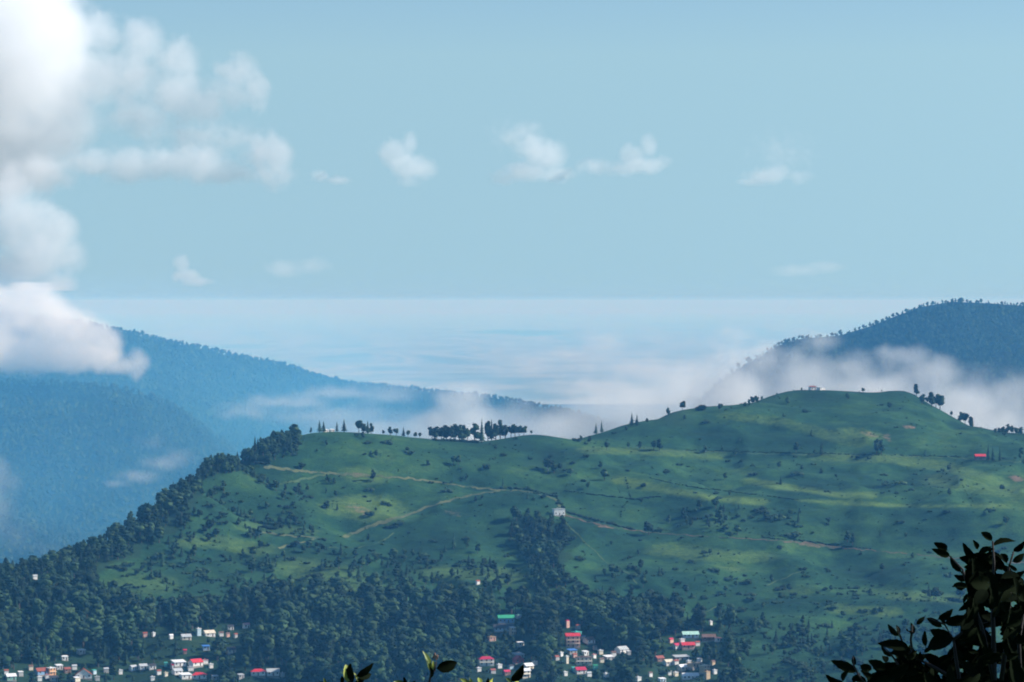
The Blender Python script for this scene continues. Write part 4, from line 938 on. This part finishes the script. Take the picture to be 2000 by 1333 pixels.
    K.new(vc.outputs[0], smt.inputs[0]); smt.inputs['Material'].default_value = cloud_mat(dens, color); K.new(smt.outputs[0], go.inputs[0])
    md = o.modifiers.new("vapour", 'NODES'); md.node_group = ng
    return o
cloud("cumulus_cloud", "huge bright cumulus towering up the left edge", 12500,
      [(-60,60,220,200),(40,110,120,130),(-40,260,170,120),(90,230,90,90),(110,60,55,60),(195,70,45,45,.7),(165,150,70,60,.8),(275,80,45,45,.7),(250,150,60,60,.6),(345,120,48,45,.6),(340,180,60,50,.6),(465,135,42,34,.6),(440,185,60,36,.5),(500,175,26,40),(390,210,60,34,.6),(270,230,90,40,.35),(400,270,110,40,.25)],
      0.0052, flat=.8, edge=.36, amp=.95, nscale=2.3, res=215, zmin=40, lac=.66)
cloud("cumulus_cloud", "flat bright cloud bank low beside the tall left cumulus", 12000,
      [(70,340,90,40,.6),(190,320,60,28,.7),(250,325,55,34),(320,320,55,28),(385,322,55,36),(430,335,40,26),(525,300,46,38),(540,345,40,26,.6),(470,340,40,20,.6)], 0.0065, flat=.8, edge=.46, amp=.85, nscale=1.9, res=150, zmin=40)
cloud("cumulus_cloud", "soft grey white cloud in the middle of the left edge", 11500,
      [(60,420,60,34,.8),(95,450,55,45),(30,440,60,50),(60,500,70,45),(130,500,40,40,.6),(20,540,60,34),(100,560,50,30,.8),(0,380,70,50,.7),(20,590,70,40)], 0.0068, flat=.8, edge=.42, amp=.85, nscale=2.0, res=150, zmin=38)
cloud("cumulus_cloud", "small ragged cloud left of the sky's centre", 22000, [(770,300,32,28),(800,280,16,24),(800,325,40,26),(835,330,22,22,.8),(795,352,30,14,.6)], 0.0038, "small clouds in a row", .9, .6, .9, 1.5, 90)
cloud("cumulus_cloud", "large pale cloud at the sky's centre with a faint veil", 22000, [(1040,290,32,30),(1070,305,38,32),(1030,335,50,20),(985,345,26,16),(1085,340,40,16),(1010,265,50,30,.45),(1045,250,22,16,.4)], 0.0036, "small clouds in a row", .9, .6, .9, 1.5, 110)
cloud("cumulus_cloud", "puffy cloud with a small tower right of the centre cloud", 22000, [(1165,325,50,16,.6),(1235,305,26,24),(1268,285,16,24),(1255,325,44,16),(1295,315,20,12,.8),(1215,330,44,16,.6)], 0.0036, "small clouds in a row", .9, .6, .9, 1.5, 100)
cloud("cumulus_cloud", "small bright tuft low in the right part of the sky", 22000, [(1495,345,40,16),(1520,335,24,14),(1465,355,26,8,.8),(1560,345,34,14,.45),(1530,300,60,40,.2)], 0.0038, "small clouds in a row", .9, .6, .8, 1.5, 100)
cloud("cumulus_cloud", "tiny wisp between the left bank and the small ragged cloud", 22000, [(625,345,18,12),(660,352,28,9,.7)], 0.0060, "small clouds in a row", .9, .6, .8, 1.5, 60)
cloud("cumulus_cloud", "little bright cloud above the left mountain", 18000, [(355,515,16,18),(365,540,28,15),(385,550,34,10,.7)], 0.0055, None, .9, .5, .7, 1.5, 80, zmin=40)
cloud("cumulus_cloud", "faint oval cloud low over the plain", 20000, [(550,525,32,20),(610,520,44,18,.6)], 0.0026, None, .9, .7, .7, 1.4, 80, zmin=40)
cloud("cumulus_cloud", "faint thin streak low at the far right", 22000, [(1560,528,55,12),(1610,522,44,12),(1535,534,30,8)], 0.0014, None, .9, .7, .7, 1.4, 80, zmin=40)
# mist lying in the valleys: everything stays below the haze top
TOP = 30
cloud("cloud_bank", "dense white cloud bank resting on the left mountain", 5650, [(-60,650,100,75),(0,605,70,50),(75,620,62,50),(140,650,60,46),(195,672,46,44),(30,690,120,36),(130,700,100,28),(268,708,26,24,.8),(235,718,40,16,.7),(60,580,60,40,.7)], 0.022, None, .8, .40, .9, 1.5, 150, zmax=TOP, cat="cloud")
M_ = "mist in the valley behind the hill"
cloud("mist", "bright upright mist plume behind the middle crest trees", 4600, [(895,790,60,38),(920,770,44,24),(870,815,60,26),(935,815,50,30),(840,825,44,20,.6),(900,850,90,26)], 0.024, M_, .8, .9, .8, 1.3, 110, zmax=TOP, cat="mist")
cloud("mist", "thin veil streak over the foot of the left mountain", 4900, [(480,800,60,18),(560,785,90,18),(660,770,90,16),(760,770,90,22,.7),(640,815,140,26,.6),(760,830,120,30,.7)], 0.0120, M_, .8, .9, .8, 1.4, 120, zmax=TOP, cat="mist", stretch=(1,1,2))
cloud("mist", "small bright mist rising behind the saddle", 4500, [(1080,835,50,30),(1060,870,90,30),(1140,850,60,20,.6),(1010,790,40,20,.4)], 0.009, M_, .8, .9, .7, 1.3, 90, zmax=TOP, cat="mist")
cloud("mist", "white mist climbing left of the summit", 5000, [(1430,700,60,40,.8),(1480,700,50,34),(1420,750,70,44),(1390,790,60,30),(1450,770,50,34),(1340,790,60,30,.6),(1440,660,44,24,.6),(1500,680,40,22,.7)], 0.018, M_, .8, .8, 1.2, 1.6, 140, zmax=TOP, cat="mist")
cloud("mist", "lilac mist bank behind the summit and its right edge", 5200, [(1600,670,50,22),(1560,720,80,40,.8),(1660,720,80,34,.8),(1770,700,60,28),(1820,730,70,40),(1700,760,120,40,.8),(1880,790,110,60,.8),(1960,760,70,50,.5),(1850,840,130,50),(1980,840,80,40,.8)], 0.014, M_, .8, .8, .95, 1.6, 150, zmax=TOP, cat="mist")
cloud("mist", "thin mist sheet over the distant plain right of centre", 9500, [(1180,670,60,24,.8),(1130,700,110,26,.6),(1250,720,130,30,.7),(1050,720,100,26,.5),(1330,740,110,34,.7),(1180,760,150,26,.7)], 0.0085, M_, .8, .9, .8, 1.6, 130, zmax=TOP, cat="mist", stretch=(1,1,1.6))
cloud("mist", "slanting mist wisp low on the left mountain face", 4300, [(230,945,34,9),(270,930,50,15),(320,905,50,18,.8),(350,895,40,22,.6),(300,870,40,26,.35)], 0.016, M_, .8, .9, .8, 1.5, 100, zmax=TOP, cat="mist")
cloud("mist", "pale mist patch touching the left edge of the valley", 4300, [(-10,930,34,44),(20,945,30,30,.7),(0,990,44,60,.6),(30,1040,60,40,.35),(60,1070,70,30,.3)], 0.009, M_, .8, .9, .7, 1.4, 90, zmax=TOP, cat="mist")
cloud("mist", "thin blue veil over the whole left mountain", 5300, [(-50,800,420,260,1),(350,800,460,230,1),(750,850,360,160,1),(200,1000,500,200,1)], 0.00085, M_, 1.6, .45, .35, .8, 70, zmax=TOP, cat="mist", color=(.12,.50,1.0))

cloud("mist", "broad pale mist floor filling the valley behind the saddle", 5400, [(900,860,150,60,.7),(1080,850,160,60,.8),(1240,815,170,70,.9),(1400,790,150,80,.9),(1560,780,140,70,.8),(1720,790,140,60,.8),(1900,820,140,60,.8),(2060,800,120,80,.7),(720,850,130,40,.5)], 0.0120, M_, 1.0, .9, .8, 1.5, 150, zmax=TOP, cat="mist")
# ------------------------------------------------------------ foreground plants
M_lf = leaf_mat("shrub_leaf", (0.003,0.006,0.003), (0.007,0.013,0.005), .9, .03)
M_ly = leaf_mat("sunlit_leaf", (0.13,0.20,0.025), (0.30,0.36,0.06), .45, .4)  # sunlit copy of the sprig leaves, sun brightness put into the colour
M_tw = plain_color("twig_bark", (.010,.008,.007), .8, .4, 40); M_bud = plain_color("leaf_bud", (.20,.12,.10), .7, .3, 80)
def leaf_mesh(wd, seed, m):
    rs = random.Random(seed); nx_, ny_ = 5, 10; vs_ = []; fs = []
    for j in range(ny_):
        t = j/(ny_-1); wv = wd * (math.sin(math.pi * min(1, t**.8)) ** .75 if 0 < t < 1 else .02) * .5
        for i in range(nx_):
            u = (i/(nx_-1) - .5) * 2
            z = .10*wd*abs(u)*3*math.sin(math.pi*t) - .16*t*t + .015*math.sin(t*22 + abs(u)*4)*abs(u)
            vs_.append((u*wv*(1+.05*math.sin(t*30)), t, z))
    for j in range(ny_-1):
        for i in range(nx_-1): a = j*nx_+i; fs.append((a, a+1, a+nx_+1, a+nx_))
    mb = MB(); mb.add(vs_, fs); mb.tube([(0,-.14,0),(0,.5,-.035),(0,.97,-.15)], [.014,.011,.004], 4)
    return mb.mesh("leaf", [m], True)
LD = [leaf_mesh(w_, i, M_lf) for i, w_ in enumerate((.36, .44, .52))]; LY = [leaf_mesh(w_, 9+i, M_ly) for i, w_ in enumerate((.34, .42, .6))]
def put_leaf(root, a, b, D, meshes, rs, dz=.25, roll=None, k=None):
    A = Vector(P(a[0], a[1], D)); B = Vector(P(b[0], b[1], D + rs.uniform(-dz,dz)*.12)); y = (B - A); L = y.length; y.normalize()
    cam_dir = Vector((0,-1,0)); zax = (cam_dir - y*cam_dir.dot(y)).normalized(); ang = rs.gauss(0,.5) if roll is None else roll
    zax = Matrix.Rotation(ang, 3, y) @ zax; xax = y.cross(zax)
    M = Matrix((xax, y, zax)).transposed().to_4x4(); M.translation = A
    o = bpy.data.objects.new("leaf", meshes[rs.randrange(len(meshes)) if k is None else k]); col.objects.link(o); o.parent = root
    o.matrix_local = Matrix.Translation(-root.location) @ M @ Matrix.Diagonal((L, L, L, 1)); return o
def twig(root, pl, D, r0, r1, name="branch", ground=False, ds=None):
    p3 = [Vector(P(a, b, (ds[i] if ds else D))) for i, (a, b) in enumerate(pl)]
    if ground:
        g = root.location; p3 = [Vector((g.x + (p3[0].x-g.x)*.15, g.y, g.z - .05)), Vector((g.x*.55 + p3[0].x*.45, g.y*.6 + p3[0].y*.4, g.z*.6 + p3[0].z*.4))] + p3
    nn = len(p3); mb = MB(); mb.tube([p - root.location for p in p3], [r0 + (r1-r0)*i/(nn-1) for i in range(nn)], 6)
    return link(name, mb.mesh(name, [M_tw], True), root)
rs = random.Random(5); DB = 6.5
bx, by = P(1930, 1333, DB)[0], DB
shrub = link("leafy_shrub", None, None, (bx, by, float(zat(bx, by))), label="near black leafy shrub rising into the lower right corner", category="shrub")
root_shrub = Vector(shrub.location)
C3 = lambda u, v: (1580 + u/4.0, 1000 + v/4.0)
for pl, r0, r1 in [([(1500,1900),(1450,1333),(1440,900),(1430,600),(1445,400),(1435,230)], .008, .0018), ([(1450,1333),(1350,900),(1250,620),(1200,450),(1100,345)], .005, .0015),
                   ([(1500,1333),(1560,900),(1570,600),(1560,440),(1600,310)], .005, .0015), ([(1300,1700),(1180,1333),(1150,1150),(1130,1000),(1060,880),(930,830)], .006, .0014),
                   ([(1180,1333),(950,1200),(810,1130),(795,1000),(810,880)], .005, .0014), ([(900,1700),(760,1333),(700,1200),(640,1110),(560,1030)], .005, .0013),
                   ([(600,1600),(480,1400),(390,1280),(350,1200),(345,1130)], .004, .0012), ([(800,1130),(730,1020),(690,900)], .003, .0011), ([(1130,1000),(1250,900),(1400,860)], .004, .0012),
                   ([(1650,1333),(1640,1000),(1681,800)], .005, .002)]:
    twig(shrub, [C3(*p) for p in pl], DB, r0, r1, ground=(pl[0][1] > 1500))
EDGE = [((1430,225),(1345,150)),((1435,265),(1610,205)),((1320,290),(1290,225)),((1080,300),(985,245)),((1100,345),(968,295)),((1190,470),(1090,350)),((1290,370),(1205,260)),((1440,290),(1360,280)),((1545,400),(1500,310)),((1590,390),(1690,330)),((1600,310),(1690,240)),((1625,460),(1560,415)),
 ((1240,520),(1140,505)),((1250,590),(1115,570)),((1320,650),(1180,780)),((1250,640),(1195,720)),((1530,600),(1665,565)),((1520,690),(1640,650)),((1500,520),(1690,520)),((1560,520),(1690,470)),((1230,560),(1120,590)),
 ((1010,840),(1130,770)),((1040,900),(915,825)),((840,880),(905,820)),((810,960),(805,870)),((1060,870),(1300,830)),((1130,990),(940,930)),((1130,990),(905,1060)),((1290,900),(1400,880)),((910,1050),(900,930)),((1060,880),(1020,800)),
 ((700,970),(605,880)),((700,960),(690,875)),((780,1060),(545,1020)),((800,960),(770,910)),((650,1130),(545,1040)),((790,1070),(640,1110)),((370,1250),(175,1160)),((355,1200),(345,1120)),((600,1230),(465,1160)),((400,1200),(500,1240)),
 ((260,1333),(130,1290)),((260,1320),(300,1240)),((600,1180),(590,1110)),((500,1330),(410,1230)),((620,1250),(720,1200)),((1190,1170),(1130,1060)),((1250,1100),(1180,1180)),((760,1140),(860,1090)),((900,1100),(960,1060)),((340,1330),(390,1270)),((450,1330),(330,1300))]
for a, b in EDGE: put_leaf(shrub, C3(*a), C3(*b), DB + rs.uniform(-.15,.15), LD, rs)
FILL = [(1150,380),(1250,300),(1430,270),(1560,440),(1690,480),(1690,1420),(380,1420),(430,1320),(560,1240),(760,1180),(900,1090),(1150,1010),(1230,850),(1260,620)]
HOLES = [(1225,410,35),(1500,480,40),(1390,780,45),(1410,920,50),(1480,900,35),(1060,1070,95),(910,1180,55),(1240,1120,50),(1480,1240,90),(1470,990,50),(1620,430,30),(1180,1250,40),(1030,1290,50),(870,930,60),(1600,720,40),(1310,1060,40),(640,1180,35),(1350,340,20),(1460,440,25)]
cnt = 0; tries = 0
while cnt < 225 and tries < 6000:
    tries += 1; u, v = rs.uniform(380,1720), rs.uniform(260,1420)
    if not poly_mask(np.array([u]), np.array([v]), FILL)[0]: continue
    a = rs.uniform(0, 6.28) if rs.random() < .5 else rs.gauss(-1.6, .9); L = rs.uniform(110, 230); e = (u + L*math.cos(a), v + L*math.sin(a))
    if not poly_mask(np.array([e[0]]), np.array([e[1]]), FILL)[0]: continue
    bad = False
    for hx, hy, hr in HOLES:
        for t in (0,.25,.5,.75,1):
            if math.hypot(u+(e[0]-u)*t-hx, v+(e[1]-v)*t-hy) < hr + 26*math.sin(math.pi*t): bad = True
    if bad: continue
    put_leaf(shrub, C3(u, v), C3(*e), DB + rs.uniform(-.3,.3), LD, rs); cnt += 1
mbf = MB(); cnt = 0; tries = 0     # the inner mass behind the leaves one can pick out
while cnt < 1100 and tries < 40000:
    tries += 1; u, v = rs.uniform(380,1720), rs.uniform(260,1500); a = rs.uniform(0, 6.28); L = rs.uniform(100, 210); e = (u + L*math.cos(a), v + L*math.sin(a))
    if not (poly_mask(np.array([u, e[0]]), np.array([v, e[1]]), FILL).all() or (v > 1200 and u > 700)): continue
    if any(math.hypot(u+(e[0]-u)*t-hx, v+(e[1]-v)*t-hy) < hr*.7 + 14*math.sin(math.pi*t) for hx, hy, hr in HOLES for t in (0,.25,.5,.75,1)): continue
    D_ = DB + rs.uniform(.1, .8); A = Vector(P(*C3(u, v), D_)); B = Vector(P(*C3(*e), D_)); y = (B-A).normalized(); Ln = (B-A).length
    zx = Matrix.Rotation(rs.gauss(0,.6), 3, y) @ (Vector((0,-1,0)) - y*(-y.y)).normalized(); M = Matrix((y.cross(zx), y, zx)).transposed().to_4x4(); M.translation = A - root_shrub
    me_ = LD[rs.randrange(3)]; vv = [M @ (q.co*Ln) for q in me_.vertices[:50]]; mbf.add(vv, [tuple(p.vertices) for p in me_.polygons if max(p.vertices) < 50]); cnt += 1
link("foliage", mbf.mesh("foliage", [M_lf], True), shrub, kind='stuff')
C4 = lambda u, v: (600 + u/4.348, 1230 + v/4.348)
def sprig(label, stem, leaves, D=6.0, buds=()):
    sx, sy = C4(*stem[0]); q = P(sx, sy, D)
    root = link("leafy_shrub", None, None, (q[0], D, float(zat(q[0], D))), label=label, category="shrub", group="leaf tips at the bottom edge")
    twig(root, [C4(*p) for p in stem], D, .0035, .0012, ground=True)
    for a, b, kd, roll, k in leaves: put_leaf(root, C4(*a), C4(*b), D, LY if kd == 'y' else LD, rs, roll=roll, k=k)
    for bq in buds:
        mb = MB(); c = Vector(P(*C4(*bq), D)) - root.location; lump(mb, c, .0022, rs, ICO1, (1,1,2)); link("bud", mb.mesh("bud", [M_bud], True), root)
sprig("leaf tip with one broad dark leaf pointing right, bottom centre", [(1040,700),(1038,448),(1050,385),(1085,340),(1095,270)],
      [((1045,350),(1000,175),'y',.9,0),((1055,360),(1030,250),'y',-.6,0),((1100,330),(1285,285),'d',.1,2),((1060,350),(1075,265),'y',.5,0),((1045,420),(1060,330),'d',1.0,0)], buds=[(1075,235),(1095,245),(1085,215),(1105,230)])
sprig("broad leaf pair with a yellow lit upright leaf, left of bottom centre", [(350,700),(350,448),(385,420)],
      [((345,450),(340,288),'y',.5,2),((385,455),(350,285),'d',-.5,2),((295,470),(298,390),'d',.3,1),((430,440),(405,362),'y',.8,0),((420,400),(570,295),'d',.4,0),((440,415),(555,375),'d',-.2,1),((400,470),(500,400),'d',.2,1),((450,470),(430,430),'y',.2,0)])
sprig("row of low pale leaf tips right of bottom centre", [(1440,700),(1440,480)],
      [((1345,460),(1295,398),'y',.9,0),((1400,470),(1382,408),'y',.2,0),((1468,470),(1462,392),'y',.4,0),((1500,470),(1600,420),'y',.6,1),((1430,480),(1340,430),'y',-.3,0),((1520,480),(1540,415),'d',.4,1)])
sprig("single pointed dark leaf standing up before the pale house", [(1740,700),(1745,448)],
      [((1738,440),(1842,312),'d',.5,2),((1735,455),(1685,400),'y',.5,0),((1760,470),(1800,415),'y',.3,0)])
sprig("barely showing rounded leaf tips between the two taller sprigs", [(830,700),(832,470)],
      [((820,475),(745,438),'y',.5,1),((830,480),(826,415),'d',.4,0),((850,480),(925,440),'d',.2,1)])
sprig("tiny reddish shoot at the bottom edge far left of the sprigs", [(150,700),(150,470)], [((150,480),(150,418),'y',.9,0),((140,480),(100,432),'d',.4,0)])
